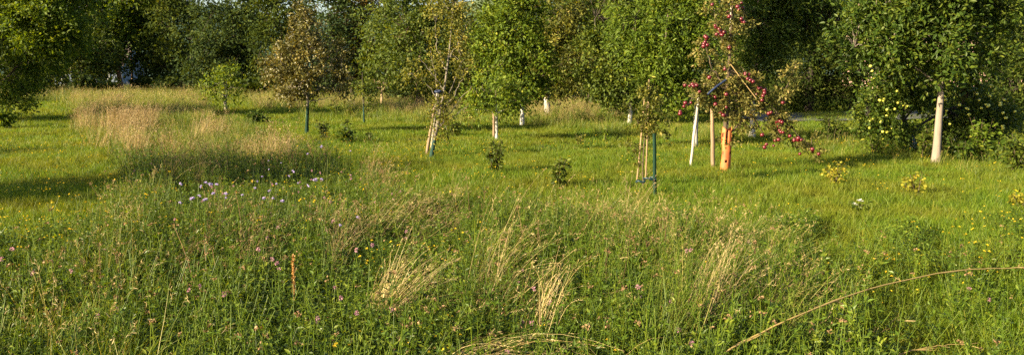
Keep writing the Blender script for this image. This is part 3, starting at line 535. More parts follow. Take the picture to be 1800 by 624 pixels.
plant('shrub', 'low dark broad-leaved bush right of the small globe tree', (450, 219), 24, 60, 'deep', .11, 9, 40, 6, .7)
plant('shrub', 'leafy sucker bush right of the brownish tree foot', (572, 248), 34, 26, 'shrub', .07, 6, 40, 7)
plant('shrub', 'spreading dark bush between brownish tree and leaning tree', (608, 252), 28, 60, 'deep', .08, 9, 45, 8)
plant('shrub', 'thin upright weed right of the spreading dark bush', (648, 252), 22, 18, 'shrub', .06, 3, 30, 9)
plant('shrub', 'upright leafy plant behind the spreading dark bush', (611, 236), 26, 8, 'shrub', .06, 2, 30, 10)
plant('shrub', 'low green bush behind the teal-stemmed sapling', (590, 205), 24, 40, 'mid', .1, 7, 40, 11)
plant('shrub', 'small bush left of the teal-stemmed sapling foot', (617, 207), 26, 26, 'mid', .1, 6, 40, 12)
plant('shrub', 'light green weedy plant in the lawn left of the sapling canes', (1064, 248), 34, 16, 'bright', .07, 3, 30, 13)
plant('shrub', 'small weedy plant left of the light green weedy plant', (1020, 255), 24, 22, 'olive', .07, 4, 24, 14)
plant('shrub', 'low dark bush right of the leaning staked tree', (800, 240), 30, 44, 'mid', .08, 8, 40, 15)
plant('shrub', 'green bush under the tall drooping tree right of the apples', (1395, 262), 40, 60, 'mid', .09, 8, 50, 16)
plant('shrub', 'dark weedy bush in the shade at the right edge', (1770, 290), 55, 80, 'deep', .09, 10, 60, 17)
plant('shrub', 'sunlit leafy sucker bush under the yellow apples, left of the leaning trunk', (1535, 276), 46, 60, 'bright', .07, 9, 50, 31)
plant('shrub', 'tall weedy bush between the leaning trunk and the pale grey trunk', (1622, 280), 66, 44, 'mid', .07, 9, 55, 32)
plant('shrub', 'tall leafy bush right of the pale grey trunk', (1720, 284), 84, 70, 'bright', .075, 12, 60, 33)
plant('shrub', 'broad bush in the lower right undergrowth, nearest the border', (1785, 300), 70, 70, 'mid', .08, 12, 60, 34)
plant('shrub', 'dark bush in the shade left of the yellow apples', (1465, 252), 50, 70, 'dark', .08, 10, 60, 35)
plant('shrub', 'leafy bush at the foot of the pale grey trunk', (1690, 285), 42, 70, 'deep', .08, 10, 60, 18)
plant('shrub', 'broad bush below the left edge tree', (12, 228), 46, 60, 'yellow', .12, 9, 60, 19)
for i_, (x_, y_, h_, w_, lab) in enumerate([(55, 178, 40, 90, 'left of all'), (135, 172, 46, 100, 'beneath the house glimpse'), (185, 171, 30, 80, 'left of the pinkish-brown trunk'), (255, 168, 34, 70, 'right of the slim trunks'), (300, 170, 34, 70, 'left of the bare stem'), (365, 172, 36, 70, 'left of the globe tree'), (450, 178, 40, 70, 'right of the globe tree'),
                                         (700, 186, 34, 70, 'left of the leaning tree'), (1075, 200, 30, 60, 'under the slanting limb'), (1180, 205, 34, 70, 'left of the pale marked trunk'), (1255, 205, 30, 60, 'behind the brown stake'), (1530, 235, 40, 70, 'beside the road'), (845, 192, 30, 60, 'right of the leaning tree'), (570, 182, 40, 80, 'behind the brownish tree')]):
    plant('hedge_bush', 'dark understorey bush at the wood edge, ' + lab, (x_, y_), h_, w_, ['dark', 'blue', 'mid'][i_ % 3], max(.12, 9 * 1.6 / max(20, y_ - 130)), 14, 60, 100 + i_, cat='bush', group='understorey bushes along the wood edge', hi=False)

# ------------------------------------------------------------------ meadow prototypes (shared by the scattered grass)
GRASS = leaf_mat('grass_green', [(0, (.034, .075, .005)), (.5, (.094, .158, .009)), (.85, (.155, .212, .012)), (1, (.27, .25, .045))], .45, .5, .25, tint=(1.35, 1.2, .4), noise=.55, nscale=.7, ncol=(.185, .165, .017), rnd=.45)
TALLG = leaf_mat('grass_tall_green', [(0, (.04, .07, .008)), (.5, (.095, .142, .013)), (.85, (.17, .19, .026)), (1, (.32, .27, .08))], .4, .5, .3, rnd=.4)
STRAW = leaf_mat('grass_straw', [(0, (.13, .10, .03)), (.5, (.27, .20, .075)), (1, (.46, .36, .18))], .35, .55, .3, tint=(1.15, 1.05, .75), rnd=.5)
GOLDEN = leaf_mat('grass_golden_straw', [(0, (.20, .14, .045)), (.5, (.42, .31, .12)), (1, (.62, .50, .26))], .35, .5, .3, tint=(1.15, 1.05, .7))
ROSY = leaf_mat('grass_rosy_heads', [(0, (.13, .09, .045)), (.5, (.24, .165, .085)), (1, (.42, .32, .17))], .35, .6, .2, tint=(1.15, 1.0, .75), rnd=.4)
HERB = leaf_mat('herb_green', [(0, (.04, .07, .006)), (.5, (.087, .145, .010)), (1, (.195, .23, .02))], .42, .45, .35, rnd=.55)
BROWNH = leaf_mat('herb_brown_heads', [(0, (.10, .055, .03)), (.5, (.2, .12, .06)), (1, (.34, .22, .12))], .2, .7, .2, rnd=.4)
YELLOW = leaf_mat('petal_yellow', [(0, (.62, .42, .02)), (1, (.82, .66, .05))], .3, .5, .2, tint=(1.1, 1.05, .8))
PINK = leaf_mat('petal_pink', [(0, (.34, .15, .20)), (1, (.56, .32, .38))], .3, .6, .2, tint=(1.1, 1, 1))
LILAC = leaf_mat('petal_lilac', [(0, (.38, .29, .55)), (1, (.62, .53, .76))], .3, .6, .2, tint=(1, 1, 1))
WHITEP = leaf_mat('petal_white', [(0, (.74, .74, .70)), (1, (.85, .84, .80))], .3, .6, .2, tint=(1, 1, 1))
def blades(mb, rng, n, R, h0, h1, w0, lean, mat=0, segs=3, bias=(0, 0), vmu=.5, vsd=.22):
    """curved tapering grass blades"""
    a = rng.uniform(0, 2 * pi, n); r = R * np.sqrt(rng.uniform(0, 1, n)); B = np.stack([r * np.cos(a), r * np.sin(a), np.full(n, -.01)], -1)
    az = rng.uniform(0, 2 * pi, n); D = np.stack([np.cos(az) * 1 + bias[0], np.sin(az) + bias[1], np.zeros(n)], -1)
    h = rng.uniform(h0, h1, n); le = lean * rng.uniform(.2, 1.2, n); sa = rng.uniform(0, 2 * pi, n); S = np.stack([np.cos(sa), np.sin(sa), np.zeros(n)], -1); lv = []
    for k_ in range(segs + 1):
        t = k_ / segs; c = B + D * (h * le * t ** 1.8)[:, None] + np.array([0, 0, 1.0]) * (h * (t - .28 * le * t * t))[:, None]
        ww = w0 * rng.uniform(.9, 1.1, n) * (1 - t) ** .6 * .5 + .0003; lv.append(np.stack([c - S * ww[:, None], c + S * ww[:, None]], 1))
    V = np.stack(lv, 1); b_ = np.arange(n)[:, None] * (segs + 1) * 2; kk = np.arange(segs)[None] * 2
    Fq = np.stack([b_ + kk, b_ + kk + 1, b_ + kk + 3, b_ + kk + 2], -1).reshape(-1, 4); v = np.clip(rng.normal(vmu, vsd, n), 0, 1)
    mb.add(V, Fq, np.repeat(v, segs), mat); return V[:, -1, 0], D
def heads(mb, rng, P, D, ln, wd, mat, m=6):
    """loose seed panicles: short flattened spikelets along the top of each stalk"""
    n = len(P)
    for k_ in range(m):
        t = k_ / m; o = nrm(rng.normal(size=(n, 3)) * .55 + D * .6 + [0, 0, .55]); pos = P - (nrm(D * .6 + [0, 0, 1]) * ln * (1 - t)) 
        leaves(mb, pos, o, nrm(rng.normal(size=(n, 3))), ln * rng.uniform(.25, .5, n), wd * rng.uniform(.7, 1.3, n), np.clip(rng.normal(.5, .25, n), 0, 1), mat)
PROTO = {}
def proto(kind, builder, mats, n=4):
    c = bpy.data.collections.new('proto_' + kind)
    for i in range(n):
        mb = MB(); builder(mb, np.random.default_rng(abs(hash_(kind)) + i), i); o = mb.build('%s_%d' % (kind, i), mats, link=False); c.objects.link(o)
    PROTO[kind] = c
def hash_(s): return sum(ord(ch) * (i + 7) for i, ch in enumerate(s))
def b_lawn(mb, r, i): blades(mb, r, 34, .085, .05, .13, .0048, .55)
def b_lawnfar(mb, r, i): blades(mb, r, 40, .2, .06, .15, .012, .5, segs=2)
def b_clover(mb, r, i):
    n = 26; a = r.uniform(0, 6.28, n); rr = .11 * np.sqrt(r.uniform(0, 1, n)); h = r.uniform(.05, .2, n); base = np.stack([rr * np.cos(a), rr * np.sin(a), h], -1)
    tubes_batch(mb, base * [.6, .6, 0], base, .0014, .001, v=.5, mat=0)
    for k_ in range(3):
        az = a * 3 + k_ * 2.09 + r.normal(0, .2, n); dd = np.stack([np.cos(az), np.sin(az), r.normal(.1, .25, n)], -1)
        sz = r.uniform(.014, .026, n); leaves(mb, base, dd, nrm(r.normal(size=(n, 3)) * .35 + [0, 0, 1]), sz, sz * .85, np.clip(r.normal(.5, .2, n), 0, 1), hi=True)
def b_herb(mb, r, i):
    """leafy-stemmed meadow herbs"""
    for s in range(6):
        h = r.uniform(.16, .42); b0 = np.array([r.normal(0, .05), r.normal(0, .05), 0]); tip = b0 + [r.normal(0, .06), r.normal(0, .06), h]; P = spline([b0, (b0 + tip) / 2 + r.normal(0, .012, 3), tip], 6); tube(mb, P, .0018, 3, .5, 0, False)
        n = 18; t = r.uniform(.15, 1, n); pos = P[(t * 4.99).astype(int)] + r.normal(0, .006, (n, 3)); az = r.uniform(0, 6.28, n); dd = np.stack([np.cos(az), np.sin(az), r.uniform(-.1, .8, n)], -1); sz = r.uniform(.018, .042, n)
        leaves(mb, pos, dd, nrm(r.normal(size=(n, 3)) * .4 + [0, 0, 1]), sz, sz * .38, np.clip(r.normal(.5, .22, n), 0, 1))
        if s == 0 and i % 3 == 0:
            m_ = 10; leaves(mb, tip + r.normal(0, .007, (m_, 3)), r.normal(size=(m_, 3)), r.normal(size=(m_, 3)), .014, .008, r.uniform(0, 1, m_), 1)
def b_tall(mb, r, i):
    blades(mb, r, 30, .09, .18, .45, .005, .5, 0, 4, (.25, -.05)); P, D = blades(mb, r, 3, .06, .4, .62, .0028, .35, 0, 4, (.25, -.05), .8); heads(mb, r, P, D, .07, .0045, 1)
def b_straw(mb, r, i):
    blades(mb, r, 10, .07, .15, .4, .004, .7, 0, 4, (.5, -.1)); P, D = blades(mb, r, 15, .09, .42, .78, .0026, .42, 0, 5, (.55, -.1)); heads(mb, r, P, D, .08, .0045, 1)
def b_strawfar(mb, r, i):
    blades(mb, r, 16, .2, .2, .5, .009, .5, 0, 3, (.3, 0)); P, D = blades(mb, r, 26, .22, .45, .85, .006, .3, 0, 3, (.3, 0)); heads(mb, r, P, D, .12, .011, 1, 4)
def b_tallfar(mb, r, i):
    blades(mb, r, 34, .2, .2, .5, .011, .5, 0, 3, (.1, 0)); P, D = blades(mb, r, 4, .2, .4, .6, .006, .3, 0, 3, (.2, 0), .9); heads(mb, r, P, D, .09, .009, 1, 3)
def flower(mb, r, c, R, petals, mat, cup=.3, ctr=None):
    az = np.arange(petals) * 2 * pi / petals + r.uniform(0, 6); dd = np.stack([np.cos(az), np.sin(az), np.full(petals, cup)], -1); tl = r.normal(0, .3, 3); dd = dd + np.cross(dd, tl) * .6
    leaves(mb, np.repeat([c], petals, 0), dd, np.repeat([[0, 0, 1.0]], petals, 0), R, R * .85, r.uniform(0, 1, petals), mat, True)
def b_yellow(mb, r, i):
    for s in range(3):
        b0 = np.array([r.normal(0, .06), r.normal(0, .06), 0]); tip = b0 + [r.normal(0, .03), r.normal(0, .03), r.uniform(.10, .26)]; tube(mb, spline([b0, tip], 4), .0014, 3, .5, 0, False); flower(mb, r, tip, .011, 6, 1); flower(mb, r, tip + [0, 0, .003], .007, 5, 1, .8)
def b_pink(mb, r, i):
    for s in range(2):
        b0 = np.array([r.normal(0, .05), r.normal(0, .05), 0]); tip = b0 + [r.normal(0, .03), r.normal(0, .03), r.uniform(.16, .34)]; tube(mb, spline([b0, tip], 4), .0015, 3, .5, 0, False); m_ = 26; dd = nrm(r.normal(size=(m_, 3)) + [0, 0, .4])
        leaves(mb, tip + dd * .004, dd, r.normal(size=(m_, 3)), .013, .006, r.uniform(0, 1, m_), 1)
def b_brown(mb, r, i):
    """dry brown umbels and seed heads"""
    for s in range(3):
        b0 = np.array([r.normal(0, .05), r.normal(0, .05), 0]); tip = b0 + [r.normal(.03, .06), r.normal(0, .06), r.uniform(.3, .55)]; tube(mb, spline([b0, (b0 + tip) / 2 + r.normal(0, .02, 3), tip], 5), .0017, 3, .3, 0, False)
        m_ = 16; dd = nrm(r.normal(size=(m_, 3)) + [0, 0, .7]); leaves(mb, tip + dd * r.uniform(0, .022, m_)[:, None], dd, r.normal(size=(m_, 3)), .013, .007, r.uniform(0, 1, m_), 1)
proto('lawn', b_lawn, [GRASS], 6); proto('lawnfar', b_lawnfar, [GRASS], 5); proto('clover', b_clover, [HERB], 5); proto('herb', b_herb, [HERB, BROWNH], 6)
proto('tall', b_tall, [TALLG, STRAW], 6); proto('tallfar', b_tallfar, [TALLG, STRAW], 5); proto('straw', b_straw, [STRAW, ROSY], 6); proto('strawfar', b_strawfar, [STRAW, ROSY], 5)
proto('yellow', b_yellow, [HERB, YELLOW], 4); proto('pink', b_pink, [HERB, PINK], 4); proto('brown', b_brown, [BROWNH, BROWNH], 4)

def scatter(name, label, cat, kind, P, scl, tilt=.15, seed=0, bias=(0, 0)):
    """ground cover nobody could count: one object, points carrying shared tufts"""
    rng = np.random.default_rng(seed); n = len(P); me = bpy.data.meshes.new(name); me.vertices.add(n); me.vertices.foreach_set('co', np.asarray(P, np.float32).ravel())
    rot = np.stack([rng.normal(bias[1], tilt, n), rng.normal(bias[0], tilt, n), rng.uniform(0, 2 * pi, n) if bias == (0, 0) else rng.normal(0, .5, n)], -1).astype(np.float32)
    a = me.attributes.new('rot', 'FLOAT_VECTOR', 'POINT'); a.data.foreach_set('vector', rot.ravel())
    a = me.attributes.new('scl', 'FLOAT', 'POINT'); a.data.foreach_set('value', np.asarray(scl, np.float32))
    col = PROTO[kind]; a = me.attributes.new('idx', 'INT', 'POINT'); a.data.foreach_set('value', rng.integers(0, len(col.objects), n).astype(np.int32))
    me.update(); o = bpy.data.objects.new(name, me); COL.objects.link(o); tag(o, label, cat, kind='stuff')
    ng = bpy.data.node_groups.new(name + '_scatter', 'GeometryNodeTree'); ng.interface.new_socket('Geometry', in_out='INPUT', socket_type='NodeSocketGeometry'); ng.interface.new_socket('Geometry', in_out='OUTPUT', socket_type='NodeSocketGeometry')
    N = ng.nodes; gi = N.new('NodeGroupInput'); go_ = N.new('NodeGroupOutput'); ip = N.new('GeometryNodeInstanceOnPoints'); ci = N.new('GeometryNodeCollectionInfo'); ci.inputs['Collection'].default_value = col; ci.inputs['Separate Children'].default_value = True; ci.inputs['Reset Children'].default_value = True
    def na(nm, ty):
        q = N.new('GeometryNodeInputNamedAttribute'); q.data_type = ty; q.inputs[0].default_value = nm; return q.outputs[0]
    ng.links.new(gi.outputs[0], ip.inputs['Points']); ng.links.new(ci.outputs[0], ip.inputs['Instance']); ip.inputs['Pick Instance'].default_value = True
    ng.links.new(na('idx', 'INT'), ip.inputs['Instance Index']); ng.links.new(na('rot', 'FLOAT_VECTOR'), ip.inputs['Rotation']); ng.links.new(na('scl', 'FLOAT'), ip.inputs['Scale']); ng.links.new(ip.outputs[0], go_.inputs[0])
    md = o.modifiers.new('scatter', 'NODES'); md.node_group = ng; return o

# zones of the meadow, drawn as outlines on the ground
def inside(px, py, poly):
    c = np.zeros(len(px), bool); n = len(poly)
    for i in range(n):
        x1, y1 = poly[i]; x2, y2 = poly[(i + 1) % n]; cond = ((y1 > py) != (y2 > py)) & (px < (x2 - x1) * (py - y1) / (y2 - y1 + 1e-9) + x1); c ^= cond
    return c
def field(rng, y0, y1, dens, margin=2.0):
    hw = lambda y: y * 950 / F + margin
    A = (hw(y0) + hw(y1)) * (y1 - y0); n = int(A * dens); y = rng.uniform(y0, y1, int(n * 1.8)); x = rng.uniform(-hw(y1), hw(y1), len(y)); k_ = np.abs(x) < hw(y); x, y = x[k_], y[k_]
    return np.stack([x, y, gz(x, y)], -1)
MEADOW = [(-900, 640), (-200, 560), (60, 500), (170, 420), (230, 340), (210, 290), (140, 240), (110, 196), (140, 178), (330, 178), (400, 205), (470, 250), (560, 285), (660, 325), (780, 365), (940, 385), (1100, 430), (1280, 445), (1420, 490), (1480, 560), (1560, 900), (-900, 900)]
DRYTOP = [(120, 235), (135, 178), (330, 178), (400, 210), (470, 262), (560, 285), (520, 300), (380, 290), (240, 285), (170, 260)]
BACKTAN = [[(640, 182), (800, 184), (820, 208), (700, 212), (640, 200)], [(915, 182), (1100, 186), (1100, 215), (1000, 222), (920, 208)], [(560, 180), (700, 184), (700, 196), (560, 194)], [(440, 182), (530, 182), (530, 196), (440, 194)]]
ROUGH2 = [(1380, 235), (1500, 248), (1850, 275), (1850, 315), (1600, 300), (1400, 268)]
ROUGH = [(520, 200), (830, 212), (1000, 218), (1250, 222), (1370, 232), (1370, 246), (1100, 240), (900, 226), (560, 212)]
rng = np.random.default_rng(99)
def clear(px, py):
    """keeps taller growth off the spots where single tufts stand"""
    return ~(inside(px, py, [(600, 600), (600, 470), (690, 400), (820, 400), (820, 600)]) | inside(px, py, [(880, 640), (900, 480), (1020, 460), (1040, 640)]) | inside(px, py, [(470, 640), (470, 470), (560, 470), (560, 640)]) | inside(px, py, [(280, 400), (280, 350), (620, 320), (660, 420)]))
def zones(P):
    px, py = project(P); j = noise3(P * [1, 1, 0], 1.1, 5); k_ = np.clip((py - 130) / 200, .1, 2); qx = px + j * 32 * k_; qy = py + noise3(P * [1, 1, 0], .9, 8) * 14 * k_
    return px, py, inside(qx, qy, MEADOW), inside(qx, qy, DRYTOP), np.any([inside(qx, qy, z) for z in BACKTAN], axis=0), inside(qx, qy, ROUGH) | inside(qx, qy, ROUGH2)
# lawn
P = np.vstack([field(rng, 2.8, 9, 150), field(rng, 9, 16, 85)]); px, py, mead, dry, tan_, rough = zones(P); keep = ~mead | (rng.uniform(size=len(P)) < .6)
scatter('lawn_grass', 'short bright green mown grass around the tall meadow strip', 'grass', 'lawn', P[keep], rng.uniform(.75, 1.35, keep.sum()), .2, 1)
P = np.vstack([field(rng, 15, 26, 26), field(rng, 26, 48, 11), field(rng, 48, 85, 4)]); far = np.clip(P[:, 1] / 26, .75, 2.0); px, py, mead, dry, tan_, rough = zones(P)
scatter('distant_lawn_grass', 'short green grass between the orchard trees', 'grass', 'lawnfar', P, far * rng.uniform(.7, 1.25, len(P)), .15, 2)
# clover and herbs
P = np.vstack([field(rng, 2.8, 8, 95), field(rng, 8, 12, 45)]); px, py, mead, dry, tan_, rough = zones(P); pat = noise3(P * [1, 1, 0], 1.6, 21); keep = (mead & (rng.uniform(size=len(P)) < .7)) | (pat > .45) & (py > 400)
scatter('clover', 'patches of dark green clover leaves in the foreground grass', 'clover', 'clover', P[keep], rng.uniform(.6, 1.15, keep.sum()), .15, 3)
P = np.vstack([field(rng, 2.8, 8, 55), field(rng, 8, 16, 32), field(rng, 16, 26, 8)]); px, py, mead, dry, tan_, rough = zones(P); keep = (mead & ~(dry & (rng.uniform(size=len(P)) < .6)) & (clear(px, py) | (rng.uniform(size=len(P)) < .12))) | ((py > 470) & (rng.uniform(size=len(P)) < .3))
scatter('meadow_herbs', 'leafy green meadow herbs with thin stems in the uncut strip', 'herbs', 'herb', P[keep], rng.uniform(.7, 1.3, keep.sum()), .2, 4)
# tall grass
P = np.vstack([field(rng, 2.8, 8, 22), field(rng, 8, 17, 16)]); px, py, mead, dry, tan_, rough = zones(P); pat = noise3(P * [1, 1, 0], 1.3, 33); keep = mead & (pat > .1) & ~dry & clear(px, py)
scatter('tall_meadow_grass', 'tall loose green grass in the uncut meadow strip', 'grass', 'tall', P[keep], rng.uniform(.65, 1.15, keep.sum()), .2, 5, (.12, .0))
P = np.vstack([field(rng, 11, 26, 9), field(rng, 26, 50, 6), field(rng, 50, 75, 2.5)]); px, py, mead, dry, tan_, rough = zones(P); keep = (rough & (rng.uniform(size=len(P)) < .5)) | tan_ & (rng.uniform(size=len(P)) < .6) | dry | (py < 184) & (rng.uniform(size=len(P)) < .7)
keep &= ~inside(px, py, [(375, 182), (425, 182), (440, 225), (370, 225)])
scatter('rough_orchard_grass', 'rough half-tall grass under the trees', 'grass', 'tallfar', P[keep], np.clip(P[keep][:, 1] / 28, .7, 1.8) * rng.uniform(.6, 1.1, keep.sum()), .15, 6)
# straw
P = np.vstack([field(rng, 2.8, 8, 4), field(rng, 8, 17, 5)]); px, py, mead, dry, tan_, rough = zones(P); pat = noise3(P * [1, 1, 0], 1.5, 44); keep = mead & clear(px, py) & (((pat > .4) & (py < 520) & (px > 240)) | (dry & (pat > .25)))
scatter('dry_meadow_grass', 'straw-coloured dry grass stems bending in the uncut strip', 'grass', 'straw', P[keep], rng.uniform(.6, 1.1, keep.sum()), .22, 7, (.2, .05))
P = np.vstack([field(rng, 13, 26, 7), field(rng, 26, 46, 3.5)]); px, py, mead, dry, tan_, rough = zones(P); keep = (dry & (noise3(P * [1, 1, 0], 1.3, 71) > .3)) | (tan_ & (rng.uniform(size=len(P)) < .55))
keep &= ~inside(px, py, [(375, 182), (425, 182), (440, 225), (370, 225)])
scatter('tan_tall_grass', 'tan and rosy tall dry grass at upper left and under the trees', 'grass', 'strawfar', P[keep], rng.uniform(.6, 1.1, keep.sum()) * np.where(tan_[keep], .75, 1), .15, 8, (.08, 0))
TANGLE = [(620, 400), (760, 350), (1000, 370), (1180, 400), (1370, 430), (1440, 520), (1380, 590), (1100, 640), (760, 640), (660, 560)]
P = np.vstack([field(rng, 3.2, 9, 22)]); px, py, mead, dry, tan_, rough = zones(P); keep = inside(px, py, TANGLE) & (noise3(P * [1, 1, 0], 1.2, 81) > -.2) & clear(px, py)
scatter('tangled_meadow_grass', 'tangled green grass blades arching sideways in the centre foreground', 'grass', 'tall', P[keep], rng.uniform(.75, 1.2, keep.sum()), .3, 21, (.75, .1))
P = np.vstack([field(rng, 3.2, 9, 9)]); px, py, mead, dry, tan_, rough = zones(P); keep = inside(px, py, TANGLE) & (noise3(P * [1, 1, 0], 1.2, 83) > .05)
scatter('lodged_straw', 'fallen straw stalks lying to the right in the centre foreground', 'grass', 'straw', P[keep], rng.uniform(.6, 1.0, keep.sum()), .3, 22, (.8, .1))
# flowers
P = np.vstack([field(rng, 2.8, 9, 13), field(rng, 9, 18, 7)]); px, py, mead, dry, tan_, rough = zones(P); pat = noise3(P * [1, 1, 0], .9, 51); keep = (pat > .0) & ((px < 900) | (rng.uniform(size=len(P)) < .4))
scatter('yellow_flowers', 'tiny yellow flowers dotted through the grass', 'flowers', 'yellow', P[keep], rng.uniform(.8, 1.3, keep.sum()), .15, 9)
P = field(rng, 3.5, 11, 2.0); px, py, mead, dry, tan_, rough = zones(P); keep = (mead & (rng.uniform(size=len(P)) < .6)) | ((py > 500) & (rng.uniform(size=len(P)) < .06))
scatter('pink_clover_flowers', 'small dusty pink clover heads in the foreground meadow', 'flowers', 'pink', P[keep], rng.uniform(.8, 1.2, keep.sum()), .15, 10)
P = np.vstack([field(rng, 4, 9, 2.5), field(rng, 9, 16, 4)]); px, py, mead, dry, tan_, rough = zones(P); pat = noise3(P * [1, 1, 0], 1.4, 61); keep = mead & (pat > .1) & clear(px, py) & (py < 560)
scatter('brown_seed_heads', 'brown withered seed heads among the meadow herbs', 'seed heads', 'brown', P[keep], rng.uniform(.7, 1.15, keep.sum()), .15, 11)

# ------------------------------------------------------------------ single flowers, tufts and stalks
STEM = LM['shrub']
def scabious_mesh(seed):
    r = np.random.default_rng(seed); mb = MB(); n = 34; u = r.uniform(0, 1, n); az = r.uniform(0, 6.28, n); el = np.arccos(1 - u * .95); dd = np.stack([np.sin(el) * np.cos(az), np.sin(el) * np.sin(az), np.cos(el) * .7], -1)
    leaves(mb, dd * .006, dd, r.normal(size=(n, 3)), r.uniform(.014, .021, n), .011, r.uniform(0, 1, n), 0, True); return mb.mesh('flower_head', [LILAC])
SCM = [scabious_mesh(i) for i in range(4)]
ORD = 'first second third fourth fifth sixth seventh eighth ninth tenth eleventh twelfth thirteenth fourteenth fifteenth sixteenth seventeenth eighteenth nineteenth twentieth'.split()
ORD = ORD + ['twenty-' + q for q in ORD[:9]] + ['thirtieth'] + ['thirty-' + q for q in ORD[:9]]
sc = [(541, 271), (565, 258), (616, 266), (472, 283), (494, 287), (473, 298), (452, 319), (461, 311), (486, 324), (474, 336), (480, 349), (496, 354), (524, 322), (541, 327), (554, 317), (565, 316), (629, 383), (598, 396), (317, 324), (354, 328), (362, 322), (370, 325), (350, 345), (338, 350), (375, 341), (397, 348), (397, 341), (316, 357), (464, 349), (515, 302), (361, 352), (448, 331), (426, 343), (381, 325), (508, 310)]
for i, (x, y) in enumerate(sc):
    z = .52 + .16 * ((i * 37) % 10) / 10 if y < 370 else .42
    h = ground(x, y, z); h[2] = z; r_ = np.random.default_rng(200 + i); b0 = np.array([h[0] + r_.normal(-.06, .05), h[1] + r_.normal(0, .05), 0]); b0[2] = gz(b0[0], b0[1])
    rank = sorted(range(len(sc)), key=lambda q: sc[q]).index(i)
    where = ['leftmost pale lilac wildflower', 'pale lilac wildflower, %s from the left' % ORD[rank], 'rightmost pale lilac wildflower, lowest and alone'][0 if rank == 0 else (2 if rank == len(sc) - 1 else 1)] + (' in the flower patch' if rank < len(sc) - 1 else ' beside the patch')
    root = empty('wildflower', b0, where, 'flower', 'pale lilac wildflowers in the meadow')
    mb = MB(); tube(mb, spline([b0, (b0 + h) / 2 + [r_.normal(0, .02), r_.normal(0, .02), .03], h], 7), .0022, 4); n = 7; t = r_.uniform(.1, .6, n); dd = r_.normal(size=(n, 3)); leaves(mb, b0 + (h - b0) * t[:, None], dd, nrm(r_.normal(size=(n, 3)) * .3 + [0, 0, 1]), .05, .009, r_.uniform(.3, .8, n)); mb.build('stem', STEM, root, b0)
    o = bpy.data.objects.new('flower_head', SCM[i % 4]); COL.objects.link(o); o.parent = root; o.location = h - b0; o.scale = [r_.uniform(.4, 1.05) * (1.25 if y < 275 else 1)] * 3; o.rotation_euler = (r_.normal(.35, .3), r_.normal(-.2, .3), r_.uniform(0, 6))
def tuft(label, base, tips, n, spread, rad, mat=STRAW, w=.0032, name='dry_grass_tuft', head=.1, cat='grass tuft', hpx=None, droop=.12):
    """a single clump of stalks fanning from base towards the listed tips (x, y, height above ground)"""
    r = np.random.default_rng(int(base[0])); P0 = ground(base[0], base[1], .15); P0[2] -= .15; mb = MB()
    TPs = [np.array([*ground(x, y, z + .1)[:2], z + .1]) for x, y, z in tips]; lv = []; segs = 7
    B = P0 + r.normal(0, rad, (n, 3)) * [1, 1, 0]; T_ = np.array([TPs[i] for i in r.integers(0, len(TPs), n)]) + r.normal(0, spread, (n, 3)); T_ = B + (T_ - B) * r.uniform(.6, 1.08, n)[:, None]
    wob1 = r.normal(0, .025, (n, 3)); kink = r.normal(0, .16, (n, 3)) * (r.uniform(size=(n, 1)) < .3) + [0, 0, -.08]
    S = nrm(r.normal(size=(n, 3)) * [1, 1, .2]); arch = np.linalg.norm(T_ - B, axis=1) * droop * r.uniform(.5, 1.4, n)
    for k_ in range(segs + 1):
        t = k_ / segs; c = B + (T_ - B) * t + np.array([0, 0, 1.]) * (arch * 4 * t * (1 - t) * (1 - .2 * t))[:, None]; c = c + wob1 * (4 * t * (1 - t)) + kink * max(0., t - .62); ww = w * .5 * (1 - .75 * t); lv.append(np.stack([c - S * ww, c + S * ww], 1))
    V = np.stack(lv, 1); b_ = np.arange(n)[:, None] * (segs + 1) * 2; kk = np.arange(segs)[None] * 2
    mb.add(V, np.stack([b_ + kk, b_ + kk + 1, b_ + kk + 3, b_ + kk + 2], -1).reshape(-1, 4), np.repeat(np.clip(r.normal(.6, .25, n), 0, 1), segs))
    if head:
        e = V[:, -1].mean(1); dd = nrm(e - V[:, -2].mean(1))
        for k_ in range(7): leaves(mb, e - dd * head * (1 - k_ / 7), nrm(dd + r.normal(size=(n, 3)) * .3), r.normal(size=(n, 3)), head * .22, .0035, np.clip(r.normal(.7, .2, n), 0, 1))
    return tag(mb.build(name, mat, None, P0), label, cat)
tuft('large golden dry grass tuft leaning right in the foreground centre', (648, 548), [(705, 435, .42), (730, 415, .45), (755, 412, .42), (690, 450, .4), (775, 425, .4), (800, 440, .36), (815, 430, .36)], 100, .06, .04, w=.004, head=.05, droop=.08, mat=GOLDEN)
tuft('thin spray of dry stalks right beside the golden tuft', (668, 552), [(770, 455, .35), (800, 440, .38), (745, 470, .33)], 26, .05, .03)
tuft('reddish-tan dry grass clump right of centre foreground', (935, 575), [(975, 450, .45), (990, 430, .45), (1010, 470, .4), (960, 470, .42)], 55, .06, .06, head=.05, droop=.08, mat=GOLDEN)
tuft('loose dry stalks arching over the centre meadow', (840, 520), [(900, 400, .5), (945, 385, .5), (990, 420, .45), (890, 380, .5)], 60, .09, .1)
tuft('bent straw stalks lying to the right of centre', (880, 540), [(1085, 465, .36), (1000, 468, .38), (920, 460, .4)], 16, .03, .08, mat=GOLDEN, w=.0042, head=.05)
tuft('flattened dry stalks lying along the bottom edge', (760, 625), [(960, 590, .24), (1080, 612, .22), (1020, 575, .28), (900, 600, .24)], 45, .04, .08, w=.0045, mat=GOLDEN, head=.06)
tuft('dry stalks at bottom right of centre lying sideways', (1090, 640), [(900, 612, .22), (960, 600, .26), (1180, 600, .25)], 26, .04, .06, mat=GOLDEN, head=.06)
tuft('green upright grass clump right of centre foreground', (1170, 600), [(1190, 430, .5), (1210, 410, .52), (1240, 440, .5), (1180, 400, .5), (1260, 460, .45)], 110, .07, .09, mat=TALLG, w=.005)
